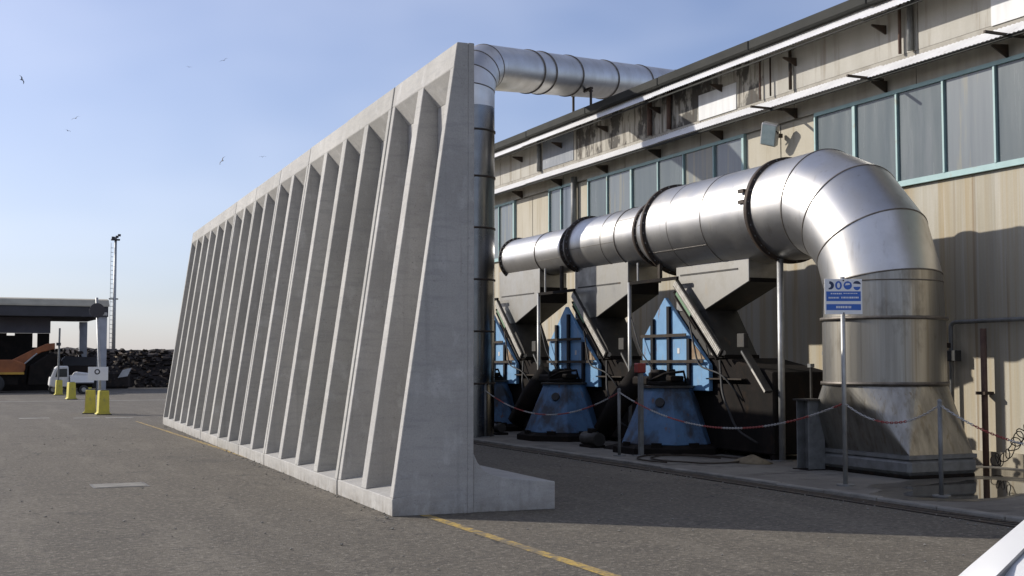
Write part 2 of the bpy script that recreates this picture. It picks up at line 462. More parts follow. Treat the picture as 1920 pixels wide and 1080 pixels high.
# grated drain beside the kerb: one frame, a grate per metre
dr = thing('drain_channel', 'grated drainage channel running along the kerb of the concrete apron', 'drain', (9.95, 6, 0))
d0 = None
gm = MB()
gm.box(-0.15, -0.11, 0.0, 0.985, 0.0, 0.012).box(0.11, 0.15, 0.0, 0.985, 0.0, 0.012)
for k in range(9):
    gm.box(-0.11, 0.11, 0.03 + k * 0.112, 0.065 + k * 0.112, 0.0, 0.011)
MB().box(-0.16, 0.16, -0.02, 34.0, -0.02, 0.005).build('channel_bed', 'dark', dr)
for i in range(34):
    if d0 is None:
        d0 = gm.build('grate', 'grate', dr, loc=(0, i, 0.003))
    else:
        c = d0.copy()
        C.objects.link(c)
        c.parent = dr
        c.location = (0, i, 0.003)

# painted lines on the asphalt
def sheet(poly, z):
    m_ = MB()
    m_.v = [(x, y, z) for x, y in poly]
    m_.f = [tuple(range(len(poly)))]
    return m_
yl = sheet([(4.64, 2.0), (4.76, 2.0), (4.80, 12.8), (4.88, 37), (4.81, 37), (4.68, 12.8)], 0.004)
yl.build('yellow_line', 'yellow_line', kind='structure')
for i, (xa, xb, yy) in enumerate(((0.2, 1.2, 40.3), (1.9, 2.75, 40.1), (3.4, 4.15, 39.7), (4.3, 5.1, 39.5))):
    sheet([(xa, yy), (xb, yy), (xb, yy + 0.35), (xa, yy + 0.35)], 0.004).build('white_dash', 'white_line', kind='structure')
sheet([(-6, 58.2), (12, 57.6), (12, 58.0), (-6, 58.6)], 0.004).build('white_line', 'white_line', kind='structure')

mh = thing('manhole_cover', 'pale rectangular drain cover set in the asphalt left of the ribbed wall', 'manhole cover', (2.12, 17.75, 0))
MB().box(-0.36, 0.36, -0.3, 0.3, -0.02, 0.004).build('frame', 'iron', mh)
MB().box(-0.32, 0.32, -0.26, -0.005, -0.02, 0.008).build('lid', 'kerb', mh)
MB().box(-0.32, 0.32, 0.005, 0.26, -0.02, 0.008).build('lid', 'kerb', mh)

# puddles on the apron
def blob(cx, cy, rx, ry, seed, n=44):
    rnd = random.Random(seed)
    ph = [rnd.uniform(0, 6.28) for _ in range(5)]
    pts = []
    for k in range(n):
        a = 2 * PI * k / n
        q = 1 + 0.22 * math.sin(2 * a + ph[0]) + 0.16 * math.sin(3 * a + ph[1]) + 0.1 * math.sin(5 * a + ph[2]) + 0.06 * math.sin(9 * a + ph[3])
        pts.append((cx + rx * q * math.cos(a), cy + ry * q * math.sin(a)))
    return pts
sheet(blob(12.6, 12.5, 1.75, 1.45, 3), 0.0325).build('damp_patch', 'damp', kind='structure')
sheet(blob(14.1, 14.0, 0.9, 1.3, 5), 0.0328).build('damp_patch', 'damp', kind='structure')
sheet(blob(12.5, 12.35, 1.35, 1.05, 3), 0.034).build('puddle', 'puddle', kind='structure')
sheet(blob(14.1, 14.0, 0.7, 0.9, 5), 0.0345).build('puddle', 'puddle', kind='structure')

# loose grit along the kerb, the wall foot and scattered over the yard: nobody could count it
rnd = random.Random(21)
gv = MB()
for _ in range(900):
    k = rnd.random()
    if k < 0.35:
        x_, y_ = rnd.gauss(9.62, 0.14), rnd.uniform(8, 30)
    elif k < 0.6:
        y_ = rnd.uniform(12.9, 34)
        x_ = 4.37 + (y_ - 12.9) * 0.0414 - abs(rnd.gauss(0, 0.12))
    else:
        x_, y_ = rnd.uniform(-1, 10), rnd.uniform(7, 30)
        if 4.3 < x_ < 6.8 and y_ > 12:
            continue
    r_ = rnd.uniform(0.006, 0.02)
    n0 = len(gv.v)
    gv.v += [(x_ + r_ * rnd.uniform(0.7, 1.3) * a, y_ + r_ * rnd.uniform(0.7, 1.3) * c, 0.002 + r_ * (0.4 + d)) for a, c, d in ((1, 0, 0), (0, 1, 0), (-1, 0, 0), (0, -1, 0), (0, 0, 0.6), (0, 0, -0.6))]
    gv.f += [tuple(n0 + q for q in f_) for f_ in ((0, 1, 4), (1, 2, 4), (2, 3, 4), (3, 0, 4), (1, 0, 5), (2, 1, 5), (3, 2, 5), (0, 3, 5))]
gv.build('grit', 'kerb', kind='stuff', label='loose grit scattered on the asphalt', cat='grit')

# ------------------------------------------------------------------ ribbed retaining wall: nine precast panels
WALL_RZ = R(-2.37)
PW = 2.47
def make_panel(label):
    t = thing('wall_panel', label, 'retaining wall', group='precast ribbed concrete wall panels')
    g = 0.015
    MB().box(0.858, 0.93, g, PW - g, 0.0, 5.25).build('slab', 'concrete', t, bevel=0.007)
    MB().prism([(0.0, 0), (0.857, 0), (0.857, 0.34), (0.0, 0.19)], g, PW - g).build('toe_beam', 'concrete', t, bevel=0.007)
    MB().prism([(0.685, 4.96), (0.857, 4.70), (0.857, 5.246), (0.725, 5.246)], g, PW - g).build('top_beam', 'concrete', t, bevel=0.007)

    def rib(y0, y1, fl, fr):
        m_ = MB()
        f = [(0.006, 0.193), (0.687, 4.958)]
        n = 0
        m_.v = [(f[0][0], y0, f[0][1]), (f[0][0], y1, f[0][1]), (f[1][0], y0, f[1][1]), (f[1][0], y1, f[1][1]),
                (0.860, y0 - fl, 0.30), (0.860, y1 + fr, 0.30), (0.860, y0 - fl * 0.4, 5.0), (0.860, y1 + fr * 0.4, 5.0)]
        m_.f = [(0, 2, 3, 1), (0, 4, 6, 2), (1, 3, 7, 5), (4, 5, 7, 6), (2, 6, 7, 3), (0, 1, 5, 4)]
        m_.build('rib', 'concrete', t, bevel=0.007)
    rib(g + 0.0015, 0.14, 0.0, 0.035)
    rib(PW / 2 - 0.11, PW / 2 + 0.11, 0.035, 0.035)
    rib(PW - 0.14, PW - g - 0.0015, 0.035, 0.0)
    heel = [(0.931, 0), (1.92, 0), (1.92, 0.31), (1.55, 0.345), (1.30, 0.375), (1.15, 0.415), (1.05, 0.47), (0.985, 0.55), (0.931, 0.66)]
    MB().prism(heel, 0.035, PW - 0.035).build('heel', 'concrete', t, bevel=0.007)
    return t
wl = ['nearest ribbed concrete wall panel, its tapered end face and curved foot in view',
      'second ribbed concrete wall panel from the near end', 'third ribbed concrete wall panel from the near end',
      'fourth ribbed concrete wall panel from the near end', 'middle ribbed concrete panel, fifth from either end of the wall',
      'fourth ribbed concrete wall panel from the far end', 'third ribbed concrete wall panel from the far end',
      'second ribbed concrete wall panel from the far end', 'farthest ribbed concrete wall panel, nearest the yellow blocks']
p0 = make_panel(wl[0])
wdir = Vector((math.sin(-WALL_RZ), math.cos(WALL_RZ), 0))
worg = Vector((4.37, 12.92, 0))
tints = [1.0, 0.94, 1.03, 0.97, 0.92, 1.02, 0.95, 1.0, 0.93]
for i in range(9):
    loc = worg + wdir * (PW * i) + Vector((random.uniform(-0.008, 0.008), 0, 0))
    if i == 0:
        p0.location = loc
        p0.rotation_euler = (0, 0, WALL_RZ)
    else:
        q = dup(p0, loc, WALL_RZ + R(random.uniform(-0.12, 0.12)), wl[i])
        q.location.z = random.uniform(-0.025, 0.0)
        for ch in q.children:
            v = tints[i] * random.uniform(0.98, 1.02)
            ch.color = (v, v, v * random.uniform(0.98, 1.0), 1)

# ------------------------------------------------------------------ factory building
FX = 15.1
fb = thing('factory_building', 'long beige factory building with turquoise windows, corrugated awnings and stained walls', 'building', (FX, 24, 0))
BY0, BY1 = 3.0, 44.0
def fpart(mb, name, m, parent=None, bevel=0.0, smooth=False):
    """built in world coordinates, stored relative to the building"""
    return mb.build(name, m, parent or fb, bevel=bevel, smooth=smooth, mtx=Matrix.Translation((-FX, -24, 0)))
fpart(MB().box(FX + 0.06, FX + 20, BY0, BY1, 0, 8.03), 'core_wall', 'column')
fpart(MB().prism([(14.86, 8.06), (35, 9.5), (35, 9.65), (14.86, 8.19)], BY0 - 0.4, BY1 + 0.4), 'roof', 'roof')
# lower ribbed panels, one per 1.2 m
def ribbed(y0, y1, z0, z1, x, pitch=0.6, depth=0.0012):
    m_ = MB()
    n = max(1, round((y1 - y0) / pitch))
    p = (y1 - y0) / n
    prof = []
    for k in range(n):
        a = y0 + k * p
        prof += [(a, 0), (a + p * 0.12, -depth), (a + p * 0.78, -depth), (a + p * 0.9, 0)]
    prof.append((y1, 0))
    for k in range(len(prof) - 1):
        (ya, da), (yb, db) = prof[k], prof[k + 1]
        m_.quad((x + da, ya, z0), (x + da, ya, z1), (x + db, yb, z1), (x + db, yb, z0))
    m_.quad((x - depth, y0, z1), (x + 0.05, y0, z1), (x + 0.05, y1, z1), (x - depth, y1, z1))
    return m_
y = BY0
while y < BY1 - 0.1:
    y1 = min(y + 1.2, BY1)
    fpart(ribbed(y + 0.0008, y1 - 0.0008, 0.25, 4.72, FX + 0.03), 'cladding_panel', 'beige')
    y = y1
for i in range(10):
    ya = BY0 + i * 4.1
    fpart(MB().box(FX - 0.03, FX + 0.06, ya + 0.01, ya + 4.09, 0, 0.25), 'plinth', 'sooty_wall')
# window strips
WZ0, WZ1 = 4.785, 6.42
def window(ylist, z0, z1, mats, frame='turq', fw=0.04):
    ylist = sorted(ylist)
    f = MB()
    f.box(FX - 0.035, FX + 0.05, ylist[0] - 0.03, ylist[-1] + 0.03, z0 - 0.04, z0 + 0.04)
    win = fpart(f, 'window', frame)
    fpart(MB().box(FX - 0.035, FX + 0.05, ylist[0] - 0.03, ylist[-1] + 0.03, z1 - 0.035, z1 + 0.035), 'top_rail', frame, win)
    for i, yy in enumerate(ylist):
        ww = fw * (0.5 if i % 4 else 0.95)
        fpart(MB().box(FX - 0.045, FX + 0.05, yy - ww, yy + ww, z0 + 0.041, z1 - 0.036), 'mullion', frame, win)
    for i in range(len(ylist) - 1):
        tilt = random.uniform(-0.006, 0.006)
        m_ = MB().box(FX + 0.0 + tilt, FX + 0.02 + tilt, ylist[i] + 0.028, ylist[i + 1] - 0.028, z0 + 0.042, z1 - 0.037)
        for k, q in enumerate(m_.v):                       # panes never sit perfectly true
            if q[1] > ylist[i] + 0.2:
                m_.v[k] = (q[0] - tilt * 2, q[1], q[2])
        fpart(m_, 'pane', mats[i % len(mats)], win)
    fpart(MB().box(FX - 0.045, FX + 0.05, ylist[0] - 0.05, ylist[-1] + 0.05, z0 - 0.06, z0 - 0.042), 'sill', frame, win)
    return win
w1 = [19.43 - 1.135 * i for i in range(14)]
window(w1, WZ0, WZ1, ['pane', 'pane', 'pane_b', 'pane', 'pane', 'pane', 'pane'])
w2 = [21.84, 22.95, 24.19, 25.32, 26.59, 27.82, 28.86]
window(w2, WZ0, WZ1, ['pane_b', 'pane_y', 'pane', 'pane', 'pane_b', 'pane'])
window([29.72, 30.45, 31.2], WZ0, WZ1 + 0.03, ['pane_d', 'pane_b'])
window([33.6, 34.7, 35.8, 36.9, 38.0, 39.1], WZ0, WZ1, ['pane_b', 'pane_b', 'pane'])
# wall pieces between and above the windows
for ya, yb in ((19.47, 20.6), (20.61, 21.8), (28.9, 29.66), (31.26, 32.4), (32.41, 33.56), (39.15, 41.5), (41.51, 44.0), (3.0, 4.62)):
    fpart(ribbed(ya + 0.01, yb - 0.01, 4.722, 6.42, FX + 0.03, 1.2, 0.003), 'pier_panel', 'pier')
for i in range(12):
    ya = BY0 + 3.417 * i
    fpart(MB().box(FX - 0.01, FX + 0.06, ya + 0.012, ya + 3.405, 6.458, 7.04), 'lintel_panel', 'column')
edges = [3.0, 6.0, 9.2, 12.6, 16.6, 20.1, 21.1, 24.75, 27.6, 29.55, 31.7, 34.6, 38, 41, 44]
for i in range(len(edges) - 1):
    ya, yb = edges[i], edges[i + 1]
    mm = 'mould' if 22 < (ya + yb) / 2 < 29.5 else ('column' if 29.5 < ya < 31 else 'upper')
    fpart(MB().box(FX - 0.015, FX + 0.06, ya + 0.012, yb - 0.012, 7.044, 8.06), 'parapet_panel', mm)
fpart(MB().box(FX - 0.03, FX - 0.016, 29.7, 31.6, 7.08, 7.86), 'sheet_patch', 'patch_grey')
fpart(MB().box(FX - 0.032, FX - 0.016, 22.07, 23.53, 7.03, 7.60), 'sheet_patch', 'white_panel')
fpart(MB().box(FX - 0.032, FX - 0.016, 12.8, 14.92, 7.03, 7.85), 'sheet_patch', 'white_panel')
# corrugated awnings
def corrugated(y0, y1, xo, zo, xi, zi, pitch=0.09, amp=0.007, drop=0.06):
    m_ = MB()
    n = int((y1 - y0) / pitch * 2)
    nx, nz_ = (zi - zo), (xo - xi)                       # normal of the slope
    l = math.hypot(nx, nz_)
    nx, nz_ = -abs(nx) / l, abs(nz_) / l
    prev = None
    for k in range(n + 1):
        yy = y0 + (y1 - y0) * k / n
        a = amp * (1 if k % 2 else -1)
        cur = [(xo + nx * a, yy, zo + nz_ * a - drop * 0), (xi + nx * a, yy, zi + nz_ * a)]
        if prev:
            i = len(m_.v)
            m_.v += [prev[0], cur[0], cur[1], prev[1]]
            m_.f.append((i, i + 1, i + 2, i + 3))
        prev = cur
    return m_
yy = BY0
k = 0
while yy < BY1 - 0.1:
    y1 = min(yy + 3.6, BY1)
    dz = random.uniform(-0.012, 0.012)
    fpart(corrugated(yy, y1 + 0.04, 14.62, 6.68 + dz, 14.97, 6.93 + dz), 'awning_sheet', 'corr')
    fpart(corrugated(yy, y1 + 0.04, 14.52, 7.73 + dz, 14.80, 7.97 + dz), 'eave_sheet', 'corr')
    fpart(MB().box(14.64, 14.84, yy, y1 - 0.01, 8.0 + dz * 0.5, 8.20 + dz * 0.5), 'gutter', 'gutter', bevel=0.02)
    yy = y1
    k += 1
fpart(MB().box(14.66, 14.70, BY0, BY1, 6.625, 6.665), 'awning_rail', 'gutter')
fpart(MB().box(14.58, 14.61, BY0, BY1, 7.665, 7.70), 'eave_rail', 'gutter')
for yb in (6.4, 9.2, 12.0, 14.6, 17.4, 20.0, 22.6, 25.2, 27.8, 30.4, 33.0):
    m_ = MB()
    m_.prism([(14.74, 6.605), (14.74, 6.629), (15.08, 6.66), (15.08, 6.45), (15.05, 6.45)], yb - 0.015, yb + 0.015)
    fpart(m_, 'awning_bracket', 'flange')
    m_ = MB()
    m_.prism([(14.76, 7.62), (14.76, 7.649), (15.08, 7.66), (15.08, 7.50), (15.06, 7.50)], yb - 0.015, yb + 0.015)
    fpart(m_, 'eave_bracket', 'flange')
for yb in (17.4, 20.3, 14.2):
    fpart(MB().box(14.20, 15.0, yb - 0.02, yb + 0.02, 6.655, 6.695), 'flag_bar', 'flange')
for (yb, r_, z0, z1, mm) in ((16.72, 0.055, 7.05, 8.0, 'galv_dark'), (16.98, 0.03, 7.05, 8.0, 'brownpipe'), (20.12, 0.035, 7.05, 7.86, 'flange'), (20.78, 0.02, 7.05, 7.86, 'flange'), (21.14, 0.02, 7.05, 7.86, 'brownpipe'),
                         (24.72, 0.055, 7.05, 8.0, 'brownpipe'), (25.6, 0.06, 7.05, 8.0, 'brownpipe'), (31.75, 0.06, 7.05, 8.0, 'galv_dark'), (29.58, 0.08, 4.9, 6.6, 'galv_dark')):
    fpart(MB().tube([(15.02, yb, z0), (15.02, yb, z1)], r_, 10), 'downpipe', mm, smooth=True)

# floodlight on the pier
fl = thing('floodlight', 'grey square floodlight mounted on the beige pier between the windows', 'floodlight', (14.78, 20.5, 6.2))
rot = Matrix.Rotation(R(28), 4, 'Z') @ Matrix.Rotation(R(-24), 4, 'Y') @ Matrix.Rotation(R(18), 4, 'X')
MB().box(-0.05, 0.09, -0.17, 0.17, -0.23, 0.23, rot).build('housing', 'galv', fl, bevel=0.02)
MB().box(-0.062, -0.051, -0.14, 0.14, -0.20, 0.20, rot).build('lens', 'lamp_glass', fl)
MB().box(0.06, 0.30, -0.03, 0.03, -0.05, 0.03).build('wall_arm', 'flange', fl)
MB().tube([(0.02, 0.17, 0.05), (0.05, 0.22, 0.0), (0.16, 0.03, -0.02)], 0.014, 6).build('stirrup', 'flange', fl)
MB().tube([(0.02, -0.17, 0.05), (0.05, -0.22, 0.0), (0.16, -0.03, -0.02)], 0.014, 6).build('stirrup', 'flange', fl)

cd = thing('electrical_conduit', 'grey bent conduit with dark switch box on the wall right of the elbow duct', 'conduit', (15.0, 15.9, 0.3))
def arc_pts(pts, r=0.12, n=5):
    """round the corners of a polyline"""
    P = [Vector(p) for p in pts]
    o = [P[0]]
    for i in range(1, len(P) - 1):
        a = (P[i - 1] - P[i]).normalized()
        c = (P[i + 1] - P[i]).normalized()
        s0, s1 = P[i] + a * r, P[i] + c * r
        for k in range(n + 1):
            t = k / n
            o.append((s0 * (1 - t) + P[i] * t) * (1 - t) + (P[i] * (1 - t) + s1 * t) * t)
    o.append(P[-1])
    return o
MB().tube(arc_pts([(0.02, 0, 0), (0.02, 0, 2.02), (0.02, -6.0, 2.05)]), 0.035, 8).build('pipe', 'galv_dark', cd, smooth=True)
MB().box(-0.09, 0.05, -0.20, 0.05, 1.38, 1.56).build('switch_box', 'black', cd, bevel=0.01)
MB().box(-0.09, 0.05, -0.02, 0.06, 1.60, 1.68).build('clip', 'flange', cd)
bp_ = thing('wall_pipe', 'dark brown vertical pipe low on the sunlit beige wall at right', 'pipe', (14.98, 15.15, 0))
MB().tube([(0, 0, 0.03), (0, 0, 2.2)], 0.05, 10).build('pipe', 'brownpipe', bp_, smooth=True)
MB().box(-0.09, 0.1, -0.10, 0.10, 1.15, 1.2).build('clamp', 'flange', bp_)

# ------------------------------------------------------------------ collector duct with elbow and stack
AX, AZ = 12.85, 4.22
md = thing('collector_duct', 'large stainless collector duct widening in steps and bending down in an elbow', 'duct', (AX, 15.0, 0))
mt_ = Matrix.Translation((-AX, -15.0, 0))
SEG = 64
def dsec(name, m, rings, cap=False):
    return MB().rings(rings, cap).build(name, m, md, smooth=True, mtx=mt_)
def yring(y_, r_, z_=AZ):
    return ring_pts((AX, y_, z_), (0, -1, 0), r_, SEG)
def band(y_, r_, wd, m, th=0.03, name='flange'):
    a, c = y_ + wd / 2, y_ - wd / 2
    return dsec(name, m, [yring(a, r_ - 0.02), yring(a, r_ + th), yring(c, r_ + th), yring(c, r_ - 0.02)], False)
secs = [(28.35, 26.35, 0.50, 0.505), (26.35, 24.90, 0.505, 0.51), (24.90, 24.45, 0.51, 0.615), (24.45, 22.3, 0.615, 0.62), (22.3, 21.42, 0.62, 0.625),
        (21.42, 20.72, 0.625, 0.835), (20.72, 18.75, 0.835, 0.84), (18.75, 17.05, 0.84, 0.85)]
for (ya, yb, ra, rb) in secs:
    rr_ = [yring(ya + (yb - ya) * k / 4, ra + (rb - ra) * k / 4) for k in range(5)]
    dsec('duct_section', 'steel', rr_)
dsec('end_plate', 'dark', [yring(28.36, 0.50), yring(28.34, 0.50)], True)
for (yy, rr_, wd, m, th) in ((28.33, 0.50, 0.05, 'flange', 0.05), (26.35, 0.505, 0.03, 'seam', 0.012), (24.90, 0.51, 0.06, 'flange', 0.055), (24.45, 0.615, 0.07, 'flange', 0.06),
                        (22.3, 0.62, 0.03, 'seam', 0.012), (21.42, 0.625, 0.08, 'flange', 0.055), (20.74, 0.835, 0.08, 'flange', 0.055), (18.75, 0.84, 0.016, 'seam', 0.006),
                        (17.28, 0.845, 0.10, 'flange', 0.055), (22.9, 0.62, 0.014, 'seam', 0.005), (19.9, 0.838, 0.012, 'seam', 0.003)):
    band(yy, rr_, wd, m, th)
def bolts(y_, r_, n_):
    m_ = MB()
    for k in range(n_):
        a = 2 * PI * (k + 0.5) / n_
        c0 = Vector((AX + r_ * math.cos(a), y_, AZ + r_ * math.sin(a)))
        m_.rings([ring_pts(c0 + Vector((0, 0.06, 0)), (0, -1, 0), 0.014, 6), ring_pts(c0 - Vector((0, 0.06, 0)), (0, -1, 0), 0.014, 6)])
    m_.build('bolts', 'galv_dark', md, mtx=mt_, kind='stuff')
for yy, rr_ in ((28.33, 0.525), (24.90, 0.535), (24.45, 0.65), (21.42, 0.655), (20.74, 0.865), (17.28, 0.875)):
    bolts(yy, rr_, 28)
for (ya, yb, ra, rb), a in zip(secs, (150, 205, 170, 190, 150, 172, 215, 160)):
    m_ = MB()
    pts_ = []
    for (yy, rr_) in ((ya - 0.03, ra), (yb + 0.03, rb)):
        for da, dr in ((-0.7, -0.004), (-0.7, 0.004), (0.7, 0.004), (0.7, -0.004)):
            pts_.append((AX + (rr_ + dr) * math.cos(R(a + da)), yy, AZ + (rr_ + dr) * math.sin(R(a + da))))
    m_.v = pts_
    m_.f = [(0, 1, 5, 4), (1, 2, 6, 5), (2, 3, 7, 6), (0, 3, 2, 1), (4, 5, 6, 7)]
    m_.build('lap_seam', 'seam_pale', md, mtx=mt_)
for zz in (0.30, 0.12):
    MB().box(12.0 - AX - 0.03, 12.0 - AX + 0.03, 17.36 - 15, 17.52 - 15, AZ + zz - 0.03, AZ + zz + 0.03).build('clamp_lug', 'flange', md)
# elbow: mitred gores
ECY, ECZ, EB, ER = 16.65, AZ - 1.65, 1.65, 0.865
ang = [0, 13, 40, 66, 90]
def ering(a, r_):
    a = R(a)
    c = (AX, ECY - EB * math.sin(a), ECZ + EB * math.cos(a))
    return c, (0, -math.cos(a), -math.sin(a)), r_
def mitre_ring(p_prev, p, p_next, r_):
    d1 = (Vector(p) - Vector(p_prev)).normalized()
    d2 = (Vector(p_next) - Vector(p)).normalized()
    n_ = (d1 + d2).normalized()
    base = ring_pts(p, d1, r_, SEG)
    res = []
    for q in base:
        t = (Vector(p) - q).dot(n_) / d1.dot(n_)
        res.append(q + d1 * t)
    return res
cpts = []
angs2 = [0, 22, 46, 70, 90]
# corner points of the mitred polyline: start, tangential corners, end
ctr = [(AX, 17.05, AZ)]
for a in (11, 34, 58, 80):
    rr2 = EB / math.cos(R(11.5))
    ctr.append((AX, ECY - rr2 * math.sin(R(a)), ECZ + rr2 * math.cos(R(a))))
ctr.append((AX, 15.0, 2.30))
ctr[-2] = (AX, 15.0, ctr[-2][2])
erings = [ring_pts(ctr[0], (0, -1, 0), ER - 0.012, SEG)]
for i in range(1, len(ctr) - 1):
    erings.append(mitre_ring(ctr[i - 1], ctr[i], ctr[i + 1], ER))
erings.append(ring_pts(ctr[-1], (0, 0, -1), ER + 0.02, SEG))
for i in range(len(erings) - 1):
    dsec('elbow_gore', 'steel' if i < 4 else 'steel_dirty', [erings[i], [erings[i][k] * 0.5 + erings[i + 1][k] * 0.5 for k in range(SEG)], erings[i + 1]])
for i in range(1, len(erings) - 1):
    c0 = Vector(ctr[i])
    rr_ = erings[i]
    off = (Vector(ctr[i + 1]) - Vector(ctr[i - 1])).normalized() * 0.011
    big = [c0 + (q - c0) * 1.008 for q in rr_]
    sm = [c0 + (q - c0) * 0.99 for q in rr_]
    dsec('seam_band', 'seam', [[q - off for q in sm], [q - off for q in big], [q + off for q in big], [q + off for q in sm]])
def zring(z_, r_):
    return ring_pts((AX, 15.0, z_), (0, 0, -1), r_, SEG)
dsec('stack_section', 'steel_dirty', [zring(2.30, 0.90), zring(1.8, 0.90), zring(1.34, 0.90)])
def zband(z_, r_, h, m, th):
    dsec('flange', m, [zring(z_ + h / 2, r_ - 0.03), zring(z_ + h / 2, r_ + th), zring(z_ - h / 2, r_ + th), zring(z_ - h / 2, r_ - 0.03)])
zband(2.31, 0.90, 0.05, 'seam', 0.035)
zband(2.86, 0.87, 0.018, 'seam', 0.008)
zband(1.35, 0.90, 0.05, 'seam', 0.035)
# square-to-round transition
X0, X1, Y0, Y1, ZB = 12.24, 13.40, 13.80, 16.18, 0.36
def sqpt(a):
    """point on the base rectangle for angle a (corner-heavy like a rolled transition)"""
    x_, y_ = math.cos(a), math.sin(a)
    return None
top = [Vector((AX + 0.90 * math.cos(2 * PI * k / SEG), 15.0 + 0.90 * math.sin(2 * PI * k / SEG), 1.335)) for k in range(SEG)]
base = []
for k in range(SEG):
    a = 2 * PI * k / SEG
    q = int((a % (2 * PI)) // (PI / 2))
    base.append(Vector(((X1, X0, X0, X1)[q], (Y1, Y1, Y0, Y0)[q], ZB)))
tm = MB()
n = len(tm.v)
tm.v = [tuple(v) for v in top] + [(X1, Y1, ZB), (X0, Y1, ZB), (X0, Y0, ZB), (X1, Y0, ZB)]
Q = SEG // 4
for q in range(4):
    for k in range(q * Q, (q + 1) * Q):
        tm.f.append((k, SEG + q, (k + 1) % SEG))
    tm.f.append(((q * Q) % SEG, SEG + (q - 1) % 4, SEG + q))
trn = tm.build('transition', 'steel_dirty', md, mtx=mt_)
for p in trn.data.polygons:
    p.use_smooth = False
bm_ = MB()
bm_.box(X0 - 0.05, X1 + 0.05, Y0 - 0.05, Y1 + 0.05, 0.08, 0.30)
bm_.build('base_frame', 'galv_dark', md, bevel=0.05, mtx=mt_)
MB().box(X0 - 0.02, X1 + 0.02, Y0 - 0.02, Y1 + 0.02, 0.031, 0.08).build('base_plate', 'dark', md, bevel=0.01, mtx=mt_)
MB().box(X0 - 0.04, X1 + 0.04, Y0 - 0.04, Y1 + 0.04, 0.302, 0.358).build('base_flange', 'galv_dark', md, mtx=mt_)

# support post under the duct
sp = thing('duct_post', 'tall pale steel post propping the collector duct beside the elbow', 'post', (12.62, 17.25, 0.03))
MB().tube([(0, 0, 0), (0, 0, 3.36)], 0.055, 12).build('pole', 'galv', sp, smooth=True)
MB().box(-0.12, 0.12, -0.12, 0.12, 0, 0.015).build('foot_plate', 'galv_dark', sp)
MB().box(-0.05, 0.25, -0.03, 0.03, 3.30, 3.38).build('saddle', 'flange', sp)
hb = thing('steel_stub_column', 'short dark steel H column with cap plate left of the stack base', 'column', (12.05, 15.75, 0.03))
m_ = MB().box(-0.15, 0.15, 0.13, 0.15, 0, 1.05).box(-0.15, 0.15, -0.15, -0.13, 0, 1.05).box(-0.01, 0.01, -0.129, 0.129, 0, 1.05)
m_.build('column', 'galv_dark', hb)
MB().box(-0.18, 0.18, -0.2, 0.2, 1.051, 1.075).build('cap_plate', 'chute', hb)
MB().box(-0.2, 0.2, -0.2, 0.2, 0, 0.012).build('foot_plate', 'dark', hb)
for (dx, dy, h) in ((0.75, 0.6, 1.55), (0.85, 0.35, 1.75)):
    cz = thing('thin_standpipe', 'thin dark standpipe %s behind the short H column' % ('nearer the duct post' if dx < 0.8 else 'nearer the stack'), 'pipe', (12.05 + dx, 15.75 + dy + 0.35, 0.03))
    MB().tube([(0, 0, 0), (0, 0, h)], 0.022, 8).build('pipe', 'chute', cz)
    MB().box(-0.04, 0.04, -0.04, 0.04, h, h + 0.06).build('cap', 'galv_dark', cz)

